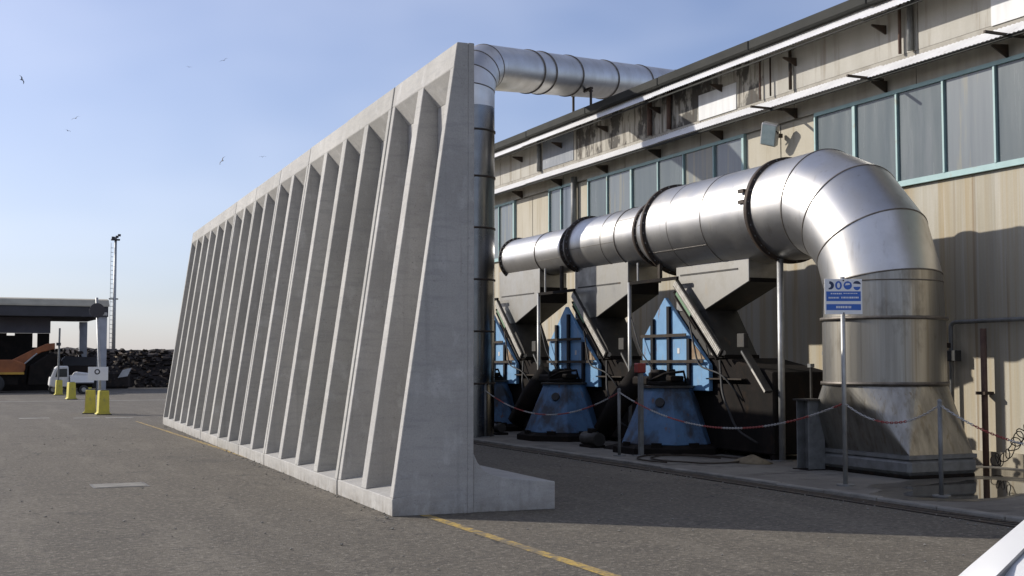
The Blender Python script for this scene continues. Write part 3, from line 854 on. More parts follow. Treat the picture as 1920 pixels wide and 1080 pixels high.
# ------------------------------------------------------------------ filter units under the duct (three alike)
def make_unit(label, zneck):
    t = thing('filter_unit', label, 'filter unit', (12.5, 19.4, 0), group='filter units under the collector duct')
    u = Matrix.Translation((-12.5, -19.4, 0))
    xa, xb = 12.5, 13.2
    # hood: neck plus one-sided taper
    prof = [(20.35, zneck), (17.98, zneck), (17.98, 3.06), (19.36, 2.62), (20.35, 2.62)]
    MB().prism([(p, q) for p, q in prof], xa, xb, 'x').build('hood', 'hood', t, bevel=0.008, mtx=u)
    h_ = MB()
    h_.box(xa + 0.001, xb, 17.95, 17.979, zneck - 0.5, 3.05)
    h_.build('hood_flange', 'dark', t, mtx=u)
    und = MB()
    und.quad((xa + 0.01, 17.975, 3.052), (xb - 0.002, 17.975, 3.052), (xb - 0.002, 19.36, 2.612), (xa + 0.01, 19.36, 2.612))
    und.build('hood_underside_shade', 'chute', t, mtx=u)  # dark sheet standing in for the shade under the hood
    # chute leaning towards the yard
    MB().prism([(19.37, 2.615), (18.76, 1.80), (19.8, 1.80), (20.35, 2.615)], xa + 0.005, xb, 'x').build('chute', 'chute', t, mtx=u)
    MB().box(xa - 0.02, xb + 0.02, 18.72, 19.9, 1.74, 1.80).build('chute_flange', 'dark', t, mtx=u)
    # blue gabled casing
    cas = MB().prism([(20.62, 2.90), (19.10, 1.62), (19.10, 1.15), (21.48, 1.15), (21.46, 2.12)], 12.40, 12.485, 'x').build('casing', 'blue', t, bevel=0.01, mtx=u)
    MB().prism([(20.5, 2.75), (19.95, 2.3), (19.95, 1.15), (21.40, 1.15), (21.38, 2.08)], 12.486, 12.497, 'x').build('casing_back', 'chute', t, mtx=u)
    for (yb, z1) in ((21.02, 2.5), (20.42, 2.72), (19.72, 2.10)):
        MB().box(12.345, 12.399, yb - 0.045, yb + 0.045, 1.16, z1).build('stiffener', 'navy', cas, mtx=u)
    for (zb, ya, yb) in ((2.17, 19.76, 21.42), (1.68, 19.2, 21.44)):
        MB().box(12.33, 12.3445, ya, yb, zb - 0.028, zb + 0.028).build('cross_bar', 'rustbar', cas, mtx=u)
    MB().prism([(19.66, 2.06), (19.20, 1.72), (19.66, 1.72)], 12.385, 12.399, 'x').build('rust_plate', 'rust', cas, mtx=u)
    MB().box(12.393, 12.399, 20.08, 20.16, 1.83, 1.93).build('label_plate', 'bag', cas, mtx=u)
    # pale ribbed rail along the slope with a green edge strip
    a_, c_ = Vector((0, 20.10, 3.13)), Vector((0, 18.62, 1.80))
    d = (c_ - a_).normalized()
    nrm = Vector((0, d.z, -d.y))
    L = (c_ - a_).length
    rm = Matrix(((1, 0, 0, 12.30), (0, d.y, -nrm.y, a_.y), (0, d.z, -nrm.z, a_.z), (0, 0, 0, 1)))
    rl = MB().box(0, 0.06, 0, L, -0.10, 0.06, rm).build('sloping_rail', 'chute', t, mtx=u)
    tt = MB()
    for k in range(int(L / 0.045)):
        tt.box(-0.012, -0.001, k * 0.045, k * 0.045 + 0.032, -0.085, 0.035, rm)
    tt.build('rail_teeth', 'rail', rl, mtx=u)
    MB().box(0.01, 0.08, 0.15, 0.8, 0.06, 0.13, rm).build('green_strip', 'green', rl, mtx=u)
    MB().box(0.02, 0.09, 0.05, L * 0.98, 0.135, 0.165, rm).build('edge_bar', 'dark', rl, mtx=u)
    MB().box(0.0, 0.06, 0.15, L * 0.55, 0.17, 0.19, rm).build('edge_bar', 'rustbar', rl, mtx=u)
    # lower, shorter rail
    a2, c2 = Vector((0, 18.0, 1.85)), Vector((0, 17.33, 1.17))
    d = (c2 - a2).normalized()
    nrm = Vector((0, d.z, -d.y))
    L2 = (c2 - a2).length
    rm2 = Matrix(((1, 0, 0, 12.34), (0, d.y, -nrm.y, a2.y), (0, d.z, -nrm.z, a2.z), (0, 0, 0, 1)))
    r2 = MB().box(0, 0.14, 0, L2, -0.03, 0.03, rm2).build('lower_rail', 'chute', t, mtx=u)
    MB().box(-0.01, -0.001, L2 * 0.45, L2, -0.025, 0.012, rm2).build('rail_edge', 'rail', r2, mtx=u)
    MB().box(-0.01, -0.001, 0, L2 * 0.45, -0.02, 0.0, rm2).build('rail_edge', 'galv_dark', r2, mtx=u)
    # black collecting bin, spout and drive underneath
    MB().prism([(18.75, 1.739), (17.35, 1.5), (17.35, 0.12), (20.2, 0.12), (20.2, 1.1), (19.9, 1.739)], 12.52, 13.7, 'x').build('bin', 'dark', t, bevel=0.02, mtx=u)
    MB().tube([(12.45, 21.55, 1.45), (12.1, 21.85, 0.9), (11.9, 22.2, 0.3)], [0.26, 0.22, 0.2], 9).build('spout', 'dark', t, smooth=True, mtx=u)
    MB().box(12.0, 12.5, 20.6, 21.2, 1.22, 1.40).build('drive', 'dark', t, bevel=0.04, mtx=u)
    MB().tube([(12.1, 20.2, 1.40), (12.1, 20.5, 1.40)], 0.13, 12).build('motor', 'dark', t, smooth=True, mtx=u)
    for yy in (17.42, 20.1):
        for xx in (12.6, 13.6):
            MB().box(xx - 0.06, xx + 0.06, yy - 0.06, yy + 0.06, 0.03, 0.119).build('leg', 'dark', t, mtx=u)
    MB().box(12.40, 12.519, 18.1, 19.2, 1.36, 1.385).build('catwalk_edge', 'rustbar', t, mtx=u)
    for (pts_, r_) in (([(12.36, 19.9, 3.0), (12.30, 19.3, 1.6), (12.35, 18.6, 1.45), (12.5, 18.2, 1.0)], 0.016), ([(12.30, 21.75, 2.6), (12.25, 21.3, 1.9), (12.32, 20.9, 1.5), (12.2, 20.6, 1.3)], 0.014),
                        ([(12.5, 18.9, 1.7), (12.28, 18.5, 1.1), (12.3, 18.1, 0.5), (12.45, 17.7, 0.3)], 0.022)):
        MB().tube(arc_pts(pts_, 0.18), r_, 6).build('cable', 'black', t, smooth=True, mtx=u)
    MB().box(12.40, 12.499, 18.0, 18.22, 1.92, 2.16).build('junction_box', 'chute', t, bevel=0.01, mtx=u)
    MB().tube([(12.46, 19.05, 1.83), (12.46, 18.72, 1.83)], 0.05, 10).build('valve', 'rail', t, smooth=True, mtx=u)
    MB().box(12.492, 12.4985, 18.3, 20.2, 3.28, 3.31).build('hood_seam', 'chute', t, mtx=u)
    # hanger frame
    MB().tube([(12.28, 21.75, 0.05), (12.28, 21.75, 3.25)], 0.04, 10).build('frame_post', 'galv', t, smooth=True, mtx=u)
    MB().box(12.26, 12.31, 19.95, 21.79, 3.20, 3.26).build('frame_beam', 'dark', t, mtx=u)
    MB().box(12.315, 12.5, 20.9, 20.96, 3.20, 3.26).build('frame_bracket', 'flange', t, mtx=u)
    MB().tube([(12.30, 21.45, 3.26), (12.30, 21.45, zneck)], 0.022, 8).build('hanger', 'galv', t, mtx=u)
    MB().box(12.30, 12.36, 20.62, 20.70, 3.26, zneck).build('hanger', 'rustbar', t, mtx=u)
    return t
make_unit('filter unit nearest the elbow duct, with blue gabled casing and sloping rail', 3.62)
t2 = make_unit('middle filter unit with blue gabled casing, hood and sloping rail', 3.80)
t2.location.y += 4.22
t3 = make_unit('farthest filter unit, its blue casing partly hidden by the dark vertical duct', 3.92)
t3.location.y += 8.40

# blue octagonal hoppers in front
def make_hopper(label):
    t = thing('blue_hopper', label, 'hopper', group='blue hoppers on the apron')
    def octa(z_, r_, rx=1.0):
        return [Vector((r_ * rx * math.cos(PI / 8 + k * PI / 4), r_ * math.sin(PI / 8 + k * PI / 4), z_)) for k in range(8)]
    MB().rings([octa(0.20, 0.86), octa(1.14, 0.47), octa(1.20, 0.47)]).build('body', 'blue_shaded', t, bevel=0.012)
    MB().rings([octa(0.03, 1.02), octa(0.14, 1.02), octa(0.199, 0.9)]).build('plinth', 'dark', t)
    MB().rings([octa(1.201, 0.51), octa(1.24, 0.51)]).build('rim', 'chute', t)
    dirn = Vector((-0.70, -0.66, 0.0)).normalized()
    nrm = Vector((dirn.x * 0.94, dirn.y * 0.94, 0.36)).normalized()
    c0 = dirn * 0.555 + Vector((0, 0, 0.95))
    MB().rings([ring_pts(c0 - nrm * 0.06, nrm, 0.085, 16, (0, 0, 1)), ring_pts(c0 + nrm * 0.012, nrm, 0.085, 16, (0, 0, 1))]).build('port', 'black', t)
    MB().box(-0.3, 0.3, -0.25, 0.25, 1.241, 1.32).build('lid', 'dark', t, bevel=0.02)
    for (dx, dy, a, hh_) in ((-0.22, 0.12, 0.10, 0.16), (0.02, -0.2, 0.14, 0.10), (0.16, 0.1, 0.08, 0.22)):
        MB().box(dx - a, dx + a, dy - a * 0.7, dy + a * 0.7, 1.32, 1.32 + hh_, Matrix.Rotation(R(dx * 60), 4, 'Z')).build('fitting', 'dark', t, bevel=0.02)
    MB().tube([(0.2, -0.3, 1.3), (0.05, -0.46, 1.5), (-0.25, -0.3, 1.46), (-0.3, 0.1, 1.34)], 0.025, 7).build('hose', 'dark', t, smooth=True)
    for k in range(8):
        a = PI / 8 + k * PI / 4 + PI / 8
        MB().box(-0.03, 0.03, -0.09, 0.09, 0, 0.10, Matrix.Translation((0.87 * math.cos(a), 0.87 * math.sin(a), 0.141)) @ Matrix.Rotation(a, 4, 'Z')).build('foot_lug', 'dark', t)
    return t
h0 = make_hopper('blue octagonal hopper with round port, nearest the elbow duct')
h0.location = (12.0, 19.85, 0)
dup(h0, (12.0, 24.1, 0), label='middle blue octagonal hopper on the dark plinth')
dup(h0, (12.0, 28.25, 0), label='farthest blue hopper, half hidden behind the dark vertical duct')
for (x_, y_, s_, lb) in ((11.35, 21.6, 1.0, 'low dark motor on the apron between the two nearer blue hoppers'), (11.4, 26.3, 0.8, 'low dark motor on the apron left of the middle blue hopper')):
    t = thing('floor_motor', lb, 'motor', (x_, y_, 0.03))
    MB().tube([(0, -0.3 * s_, 0.16), (0, 0.3 * s_, 0.16)], 0.13 * s_, 14).build('housing', 'chute', t, smooth=True)
    MB().box(-0.15, 0.15, -0.25, 0.25, 0, 0.05).build('base', 'dark', t)
    MB().box(-0.06, 0.06, -0.08, 0.08, 0.27 * s_, 0.36 * s_).build('terminal_box', 'dark', t)

# spilled dust and a hose on the apron
def mound(name, cx, cy, rx, ry, h, seed, m, label, cat):
    rnd = random.Random(seed)
    rr_ = []
    for k in range(6):
        q = 1 - k / 5.3
        rr_.append([Vector((rx * q * math.cos(2 * PI * j / 20) * rnd.uniform(0.85, 1.12), ry * q * math.sin(2 * PI * j / 20) * rnd.uniform(0.85, 1.12), h * (1 - q) ** 0.8 * rnd.uniform(0.9, 1.1))) for j in range(20)])
    return MB().rings(rr_).build(name, m, label=label, cat=cat, loc=(cx, cy, 0.031), smooth=True)
mound('dust_pile', 11.95, 17.15, 0.28, 0.42, 0.13, 4, 'sand', 'small tan pile of spilled dust left of the duct post', 'dust pile')
mound('dust_pile', 11.6, 21.0, 0.25, 0.5, 0.10, 9, 'dark', 'low dark spill between the two nearer hoppers', 'dust pile')
hs = MB()
hs.tube([(11.35 + 0.55 * math.cos(a * 0.3) * (1 + 0.02 * a), 18.0 + 0.75 * math.sin(a * 0.3) * (1 + 0.015 * a), 0.05 + 0.012 * (a % 7) / 7) for a in range(34)], 0.014, 6)
hs.build('loose_hose', 'rustbar', label='thin loose hose lying in a loop on the apron before the nearest hopper', cat='hose', smooth=True)

# hose coil and spring by the right wall
hc = MB()
pts = []
for k in range(150):
    a = 2 * PI * k / 14
    s_ = k / 150
    q_ = 0.085 + 0.03 * math.sin(k * 0.37) + 0.015 * math.sin(k * 1.1)
    pts.append((14.45 + q_ * math.cos(a), 14.45 - 0.85 * s_ + 0.03 * math.sin(a + k * 0.05), 0.14 + 0.75 * s_ ** 1.25 + q_ * math.sin(a)))
hc.tube(pts, 0.008, 6)
hc.build('wire_coil', 'flange', label='loose dark wire coil leaning by the wall at the right edge', cat='wire coil', smooth=True)

# ------------------------------------------------------------------ exhaust duct: riser, elbow, inclined run over the roof
VX, VY, VR = 10.62, 26.0, 0.52
ed = thing('exhaust_duct', 'tall dark riser duct behind the wall with elbow and silver run to the roof', 'duct', (VX, VY, 0))
me_ = Matrix.Translation((-VX, -VY, 0))
hd = Vector((0.806, 0.592, 0.0)).normalized()
run = Vector((hd.x * math.cos(R(8.7)), hd.y * math.cos(R(8.7)), math.sin(R(8.7))))
SEGE = 48
def esec(name, m, rr_, cap=False):
    return MB().rings(rr_, cap).build(name, m, ed, smooth=True, mtx=me_)
upv = (-hd.y, hd.x, 0)
zs = [0.03, 1.2, 2.35, 3.5, 4.65, 5.8, 6.85]
def ering2(c, d, r_):
    return ring_pts(c, d, r_, SEGE, upv)
EZ = 8.50
bend = 0.85
zs.append(EZ - bend - 0.25)
for i in range(len(zs) - 1):
    esec('riser_section', 'steel_shaded', [ering2((VX, VY, zs[i]), (0, 0, 1), VR), ering2((VX, VY, zs[i + 1]), (0, 0, 1), VR)])
    if i:
        z_ = zs[i]
        esec('flange', 'flange', [ering2((VX, VY, z_ - 0.02), (0, 0, 1), VR - 0.02), ering2((VX, VY, z_ - 0.02), (0, 0, 1), VR + 0.022), ering2((VX, VY, z_ + 0.02), (0, 0, 1), VR + 0.022), ering2((VX, VY, z_ + 0.02), (0, 0, 1), VR - 0.02)])
TURN = 90 - 8.7
ec = Vector((VX, VY, EZ - bend)) + hd * bend
nodes = [Vector((VX, VY, zs[-1]))]
st = 4
for k in range(st):
    a = TURN * (k + 0.5) / st
    rr2 = bend / math.cos(R(TURN / st / 2))
    nodes.append(ec + (-hd * math.cos(R(a)) + Vector((0, 0, 1)) * math.sin(R(a))) * rr2)
endp = ec + (-hd * math.cos(R(TURN)) + Vector((0, 0, 1)) * math.sin(R(TURN))) * bend
nodes.append(endp + run * 0.12)
rgs = [ering2(nodes[0], (0, 0, 1), VR)]
def mitre2(p0_, p1_, p2_):
    d1 = (p1_ - p0_).normalized()
    d2 = (p2_ - p1_).normalized()
    n_ = (d1 + d2).normalized()
    return [q + d1 * ((p1_ - q).dot(n_) / d1.dot(n_)) for q in ering2(p1_, d1, VR)]
for i in range(1, len(nodes) - 1):
    rgs.append(mitre2(nodes[i - 1], nodes[i], nodes[i + 1]))
rgs.append(ering2(nodes[-1], run, VR))
for i in range(len(rgs) - 1):
    esec('elbow_gore', 'steel', [rgs[i], rgs[i + 1]])
    if i:
        c0 = nodes[i]
        off = (nodes[i + 1] - nodes[i - 1]).normalized() * 0.013
        big = [c0 + (q - c0) * 1.012 for q in rgs[i]]
        sm = [c0 + (q - c0) * 0.98 for q in rgs[i]]
        esec('seam_band', 'seam', [[q - off for q in sm], [q - off for q in big], [q + off for q in big], [q + off for q in sm]])
pos = nodes[-1]
dist = 0.0
for L_, fl_ in ((1.75, 1), (0.62, 1), (1.5, 1), (2.2, 1), (2.4, 1), (3.0, 1)):
    nx_ = pos + run * L_
    esec('duct_section', 'steel', [ering2(pos, run, VR), ering2(nx_, run, VR)])
    esec('flange', 'seam', [ering2(nx_ - run * 0.02, run, VR - 0.02), ering2(nx_ - run * 0.02, run, VR + 0.022), ering2(nx_ + run * 0.02, run, VR + 0.022), ering2(nx_ + run * 0.02, run, VR - 0.02)])
    pos = nx_
dsup = thing('duct_trestle', 'small dark trestle on the roof edge carrying the silver exhaust duct', 'bracket', (14.95, 29.0, 8.12))
for yy in (-0.55, 0.45):
    MB().tube([(0, yy, -0.1), (0, yy, 0.62 if yy < 0 else 0.72)], 0.035, 8).build('leg', 'flange', dsup)
MB().box(-0.04, 0.04, -0.6, 0.5, 0.60, 0.66).build('cross_bar', 'flange', dsup)
MB().box(-0.3, 0.3, -0.1, 0.06, 0.66, 0.70).build('saddle', 'flange', dsup)

# ------------------------------------------------------------------ posts, sign and chains
def chain_post(x_, y_, label, h=1.15):
    t = thing('chain_post', label, 'post', (x_, y_, 0.03), group='posts of the chain barrier')
    MB().tube([(0, 0, 0), (0, 0, h)], 0.028, 10).build('pole', 'galv_dark', t, smooth=True)
    MB().tube([(0, 0, 0), (0, 0, 0.015)], 0.11, 14).build('foot', 'galv_dark', t)
    MB().tube([(0, 0, h), (0, 0, h + 0.03)], [0.035, 0.02], 10).build('cap', 'galv_dark', t)
    return t
chain_post(10.72, 19.38, 'thin grey chain post left of the red-topped post')
chain_post(11.07, 11.93, 'thin grey chain post standing by the puddle at right')
rt_ = thing('button_post', 'taller grey post with a red box on top, by the blue hopper', 'post', (11.08, 19.25, 0.03))
MB().box(-0.04, 0.04, -0.04, 0.04, 0, 1.45).build('pole', 'galv_dark', rt_, bevel=0.008)
MB().box(-0.09, 0.07, -0.08, 0.08, 1.45, 1.62).build('red_box', 'red', rt_, bevel=0.015)
MB().box(-0.12, 0.12, -0.12, 0.12, 0, 0.012).build('foot_plate', 'galv_dark', rt_)

sg = thing('safety_sign', 'blue and white safety sign with four pictograms on a grey pole', 'sign', (10.86, 13.47, 0.03), R(-24))
MB().tube([(0, 0, 0), (0, 0, 2.77)], 0.032, 12).build('pole', 'galv', sg, smooth=True)
MB().tube([(0, 0, 0), (0, 0, 0.02)], 0.12, 16).build('foot', 'galv_dark', sg)
bd = MB().box(-0.25, 0.25, -0.046, -0.036, 2.27, 2.74).build('board', 'sign_white', sg, bevel=0.002)
def flat(name, m, pts, yy=-0.0475):
    q = MB()
    q.v = [(x_, yy, z_) for x_, z_ in pts]
    q.f = [tuple(range(len(pts)))]
    return q.build(name, m, bd)
def disc(cx, cz, r_, a0=0, a1=360, n_=20, sx=1.0):
    return [(cx + sx * r_ * math.cos(R(a0 + (a1 - a0) * k / n_)), cz + r_ * math.sin(R(a0 + (a1 - a0) * k / n_))) for k in range(n_)]
zc = 2.655
# pictogram 1: head with ear defender, 2: gloves, 3: goggles on face, 4: helmet
flat('pictogram', 'sign_ink', disc(-0.18, zc, 0.055, 250, 470, 18))
flat('pictogram_detail', 'sign_white', disc(-0.195, zc - 0.005, 0.028), -0.0485)
flat('pictogram', 'sign_blue', disc(-0.065, zc, 0.058, sx=0.78))
flat('pictogram_detail', 'sign_white', disc(-0.065, zc, 0.036, sx=0.55), -0.0485)
flat('pictogram', 'sign_blue', disc(0.058, zc, 0.056))
flat('pictogram_detail', 'sign_white', [(0.02, zc + 0.0), (0.09, zc + 0.008), (0.08, zc + 0.03), (0.035, zc + 0.03)], -0.0485)
flat('pictogram', 'sign_ink', disc(0.18, zc + 0.005, 0.055, 10, 170, 14))
flat('pictogram', 'sign_blue', disc(0.18, zc - 0.02, 0.045, 180, 375, 16))
flat('text_field', 'sign_blue', [(-0.23, 2.445), (0.23, 2.445), (0.23, 2.575), (-0.23, 2.575)])
flat('text_field', 'sign_blue', [(-0.23, 2.325), (0.23, 2.325), (0.23, 2.405), (-0.23, 2.405)])
for (xa, xb, zz, hh) in ((-0.17, -0.02, 2.545, 0.016), (0.0, 0.19, 2.548, 0.012), (-0.2, -0.06, 2.49, 0.02), (-0.03, 0.2, 2.492, 0.022), (-0.1, 0.1, 2.365, 0.03)):
    xx = xa
    while xx < xb:                                       # illegible print: broken strokes
        wd = random.uniform(0.008, 0.02)
        flat('print_stroke', 'sign_white', [(xx, zz - hh / 2), (min(xx + wd, xb), zz - hh / 2), (min(xx + wd, xb), zz + hh / 2), (xx, zz + hh / 2)], -0.0485)
        xx += wd + random.uniform(0.004, 0.008)
for zz in (2.72, 2.285):
    MB().tube([(0, -0.052, zz), (0, -0.047, zz)], 0.01, 8).build('bolt', 'flange', bd)

def chain(p, q, sag, label):
    p, q = Vector(p), Vector(q)
    t = thing('plastic_chain', label, 'chain', tuple(p), group='red and white barrier chains')
    L_ = (q - p).length * 1.03
    n_ = int(L_ / 0.038)
    run_ = {}
    pt = lambda s: p.lerp(q, s) - Vector((0, 0, sag * 4 * s * (1 - s)))
    for k in range(n_):
        s0, s1 = k / n_, (k + 1) / n_
        a, c = pt(s0), pt(s1)
        d = (c - a).normalized()
        sd = d.cross(Vector((0, 0, 1))).normalized()
        if k % 2:
            sd = d.cross(sd).normalized()
        mid = (a + c) / 2
        path = []
        for j in range(8):
            an = 2 * PI * j / 8
            path.append(mid + d * 0.029 * math.cos(an) + sd * 0.012 * math.sin(an))
        key = (k // 14)
        mb = run_.setdefault(key, MB())
        rr_ = []
        for j in range(8):
            dd = (path[(j + 1) % 8] - path[j - 1]).normalized()
            u_ = dd.cross(d.cross(sd)).normalized()
            v_ = d.cross(sd).normalized()
            rr_.append([path[j] + u_ * 0.0048 * math.cos(2 * PI * i / 4) + v_ * 0.0048 * math.sin(2 * PI * i / 4) for i in range(4)])
        n0 = len(mb.v)
        for r_ in rr_:
            mb.v += [tuple(x_) for x_ in r_]
        for j in range(8):
            jj = (j + 1) % 8
            for i in range(4):
                ii = (i + 1) % 4
                mb.f.append((n0 + j * 4 + i, n0 + j * 4 + ii, n0 + jj * 4 + ii, n0 + jj * 4 + i))
    for key, mb in run_.items():
        mb.build('link_run', 'red' if key % 2 else 'chain_white', t, mtx=Matrix.Translation(-p))
    return t
chain((10.75, 25.5, 1.05), (10.72, 19.38, 1.14), 0.46, 'red and white chain hanging left of the thin chain post, nearest the wall')
chain((10.72, 19.38, 1.14), (10.86, 13.47, 1.12), 0.47, 'long red and white chain hanging before the blue hopper to the sign pole')
chain((10.86, 13.47, 1.12), (11.07, 11.93, 1.14), 0.24, 'short red and white chain between sign pole and the puddle post')
chain((11.07, 11.93, 1.14), (11.25, 8.6, 1.10), 0.42, 'red and white chain running from the puddle post out of view')
chain_post(11.25, 8.6, 'thin grey chain post out of view at right')
chain_post(10.75, 25.5, 'thin grey chain post half hidden behind the far wall end')

# ------------------------------------------------------------------ yard beyond the wall
def block(x_, y_, rz, label, s_=1.0):
    t = thing('barrier_block', label, 'barrier block', (x_, y_, 0), rz, 'yellow barrier blocks in the yard')
    prof = [(-0.23, 0), (0.23, 0), (0.23, 0.05), (0.17, 0.08), (0.145, 0.78), (-0.145, 0.78), (-0.17, 0.08), (-0.23, 0.05)]
    MB().prism([(p * s_, q * s_) for p, q in prof], -0.2, 0.2).build('block', 'yellow', t, bevel=0.02)
    MB().box(-0.1, 0.1, -0.18, 0.18, 0.781 * s_, 0.80 * s_).build('top_plate', 'shed_grey', t)
    MB().box(-0.24 * s_, 0.24 * s_, -0.21, 0.21, 0, 0.03).build('foot', 'shed_grey', t)
    return t
bk = block(4.47, 42.0, R(4), 'yellow barrier block nearest the wall, casting a shadow')
bk2 = block(4.2, 43.2, R(-8), 'faded yellow barrier block with pinkish side behind the nearest one')
MB().box(-0.178, -0.168, -0.19, 0.19, 0.12, 0.72, Matrix.Rotation(R(2), 4, 'Y')).build('faded_side', 'pinkpaint', bk2)
block(5.03, 60.4, R(10), 'middle yellow barrier block standing alone')
bk4 = block(5.1, 68.5, R(3), 'yellow barrier block carrying the thinner pole', 1.0)
block(7.2, 75.4, R(0), 'small far yellow barrier block in front of the white sign board', 1.0)
ps = thing('sign_pole', 'leaning grey pole with round sign and white board beside the yellow blocks', 'sign pole', (4.46, 42.75, 0))
MB().tube([(0, 0, 0), (-0.03, 0, 1.2), (-0.17, 0, 3.78)], 0.045, 10).build('pole', 'galv', ps, smooth=True)
MB().rings([ring_pts((-0.16, -0.06, 3.36), (0, -1, 0), 0.24, 24), ring_pts((-0.16, -0.08, 3.36), (0, -1, 0), 0.24, 24)]).build('round_sign', 'shed_grey', ps)
MB().box(-0.02, 0.16, -0.07, -0.05, 3.2, 3.3).build('bracket', 'galv', ps)
wb = MB().box(-0.40, 0.22, -0.08, -0.06, 1.09, 1.53).build('board', 'sign_white', ps)
MB().rings([ring_pts((-0.12, -0.081, 1.37), (0, -1, 0), 0.09, 20), ring_pts((-0.12, -0.083, 1.37), (0, -1, 0), 0.09, 20)]).build('emblem', 'shed_grey', wb)
MB().rings([ring_pts((-0.12, -0.0835, 1.37), (0, -1, 0), 0.05, 20), ring_pts((-0.12, -0.0845, 1.37), (0, -1, 0), 0.05, 20)]).build('emblem_centre', 'sign_white', wb)
ps2 = thing('thin_pole', 'thin grey pole with small fittings behind the lone yellow block', 'pole', (5.05, 68.5, 0.6))
MB().tube([(0, 0, 0), (0.03, 0, 2.85)], 0.05, 8).build('pole', 'galv_dark', ps2)
MB().box(-0.12, 0.1, -0.08, 0.08, 1.95, 2.1).build('fitting', 'shed_grey', ps2)

# open shed
sh = thing('open_shed', 'dark open shed with pale roof edge on grey columns at far left', 'shed', (0, 78, 0))
MB().prism([(78.0, 4.40), (78.0, 5.0), (78.3, 5.32), (79.0, 5.42), (91.0, 5.42), (91.0, 4.5)], -34, 8.5, 'x').build('roof', 'shed_grey', sh, mtx=Matrix.Translation((0, -78, 0)))
MB().prism([(77.93, 5.0), (77.95, 5.08), (78.28, 5.40), (79.0, 5.50), (91.0, 5.50), (91.0, 5.43), (79.0, 5.425), (78.3, 5.325)], -34, 8.55, 'x').build('roof_sheet', 'shed_top', sh, mtx=Matrix.Translation((0, -78, 0)))
for (x_, y_) in ((8.2, 78.35), (8.2, 90.2), (-14, 78.35), (-14, 90.2), (-28, 78.35)):
    MB().box(x_ - 0.25, x_ + 0.25, y_ - 78 - 0.25, y_ - 78 + 0.25, 0, 4.45).build('column', 'shed_col', sh)
wl_ = MB().box(-34, 5.45, 2.6, 2.8, 3.45, 4.39)
wl_.build('wall', 'shed_wall', sh)
m_ = MB().box(-34, 3.0, 2.6, 2.8, 0, 3.44).box(3.45, 4.45, 2.6, 2.8, 0, 3.44).box(4.72, 5.4, 2.6, 2.8, 0, 3.44).box(3.0, 3.45, 2.6, 2.8, 0, 3.3).box(4.45, 4.72, 2.6, 2.8, 0, 2.6)
m_.build('wall', 'dark', sh)  # black wall colour stands in for the shade inside the shed

# orange loader
ld = thing('orange_loader', 'orange and yellow wheeled loader in the shade of the dark shed', 'loader', (1.05, 76.3, 0))
MB().prism([(-6.0, 1.0), (2.6, 1.0), (2.75, 1.3), (2.75, 1.62), (2.2, 1.84), (-6.0, 1.84)], -1.1, 1.1).build('body', 'orange', ld, bevel=0.04)
MB().box(-6.0, 2.7, -1.13, -1.101, 1.02, 1.14).build('stripe', 'machine_yellow', ld)
MB().box(-5.8, 2.4, -0.9, 0.9, 0.45, 1.0).build('chassis', 'dark', ld)
MB().prism([(-4.4, 1.841), (-1.2, 1.841), (-1.5, 3.3), (-4.2, 3.3)], -0.95, 0.95).build('cab', 'car_glass', ld, bevel=0.03)
bo = MB().prism([(2.0, 1.78), (3.05, 2.35), (3.9, 2.75), (4.35, 2.80), (4.35, 2.45), (3.6, 2.25), (2.9, 1.75), (2.4, 1.5)], -0.35, 0.35).build('boom', 'orange', ld, bevel=0.03)
MB().tube([(2.45, -0.42, 1.35), (3.4, -0.42, 2.2)], 0.045, 8).build('ram', 'galv', bo)
MB().prism([(2.9, 0.4), (4.6, 0.4), (4.75, 1.7), (4.2, 2.3), (3.0, 1.5)], -1.0, 1.0).build('bucket', 'dark', ld, bevel=0.05)
for x_ in (-4.6, 1.2):
    for y_ in (-1.15, 0.85):
        wh = MB().rings([ring_pts((x_, y_, 0.5), (0, 1, 0), r_, 22) if False else ring_pts((x_, y_ + dy, 0.5), (0, 1, 0), r_, 22) for dy, r_ in ((0, 0.40), (0.05, 0.5), (0.25, 0.5), (0.3, 0.40))]).build('wheel', 'black', ld)
        MB().rings([ring_pts((x_, y_ - 0.005, 0.5), (0, 1, 0), 0.24, 16), ring_pts((x_, y_ + 0.02, 0.5), (0, 1, 0), 0.26, 16)]).build('rim', 'galv', wh)

# small white three-wheeled truck beyond the blocks
tw = thing('three_wheeled_truck', 'small whitish three-wheeled truck parked behind the yellow blocks', 'truck', (4.75, 71.0, 0))
MB().prism([(0.0, 0.45), (0.05, 0.85), (0.22, 1.30), (0.42, 1.50), (0.95, 1.50), (1.0, 0.40), (0.25, 0.36)], -0.6, 0.6).build('cab', 'bag', tw, bevel=0.05)
MB().prism([(0.30, 0.92), (0.40, 1.34), (0.88, 1.36), (0.90, 0.92)], -0.606, -0.601).build('side_window', 'car_glass', tw)
MB().quad((0.06, -0.5, 0.93), (0.06, 0.5, 0.93), (0.25, 0.5, 1.37), (0.25, -0.5, 1.37)).build('windscreen', 'car_glass', tw)
MB().box(1.05, 2.25, -0.65, 0.65, 0.55, 0.62).build('bed', 'shed_grey', tw)
for (x0_, x1_, y0_, y1_) in ((1.05, 2.25, -0.65, -0.62), (1.05, 2.25, 0.62, 0.65), (1.05, 1.08, -0.619, 0.619), (2.22, 2.25, -0.619, 0.619)):
    MB().box(x0_, x1_, y0_, y1_, 0.621, 1.0).build('side_board', 'sign_white', tw)
MB().prism([(1.1, 0.80), (2.2, 0.80), (2.05, 1.12), (1.35, 1.2)], -0.6, 0.6).build('load', 'bag', tw, bevel=0.08)
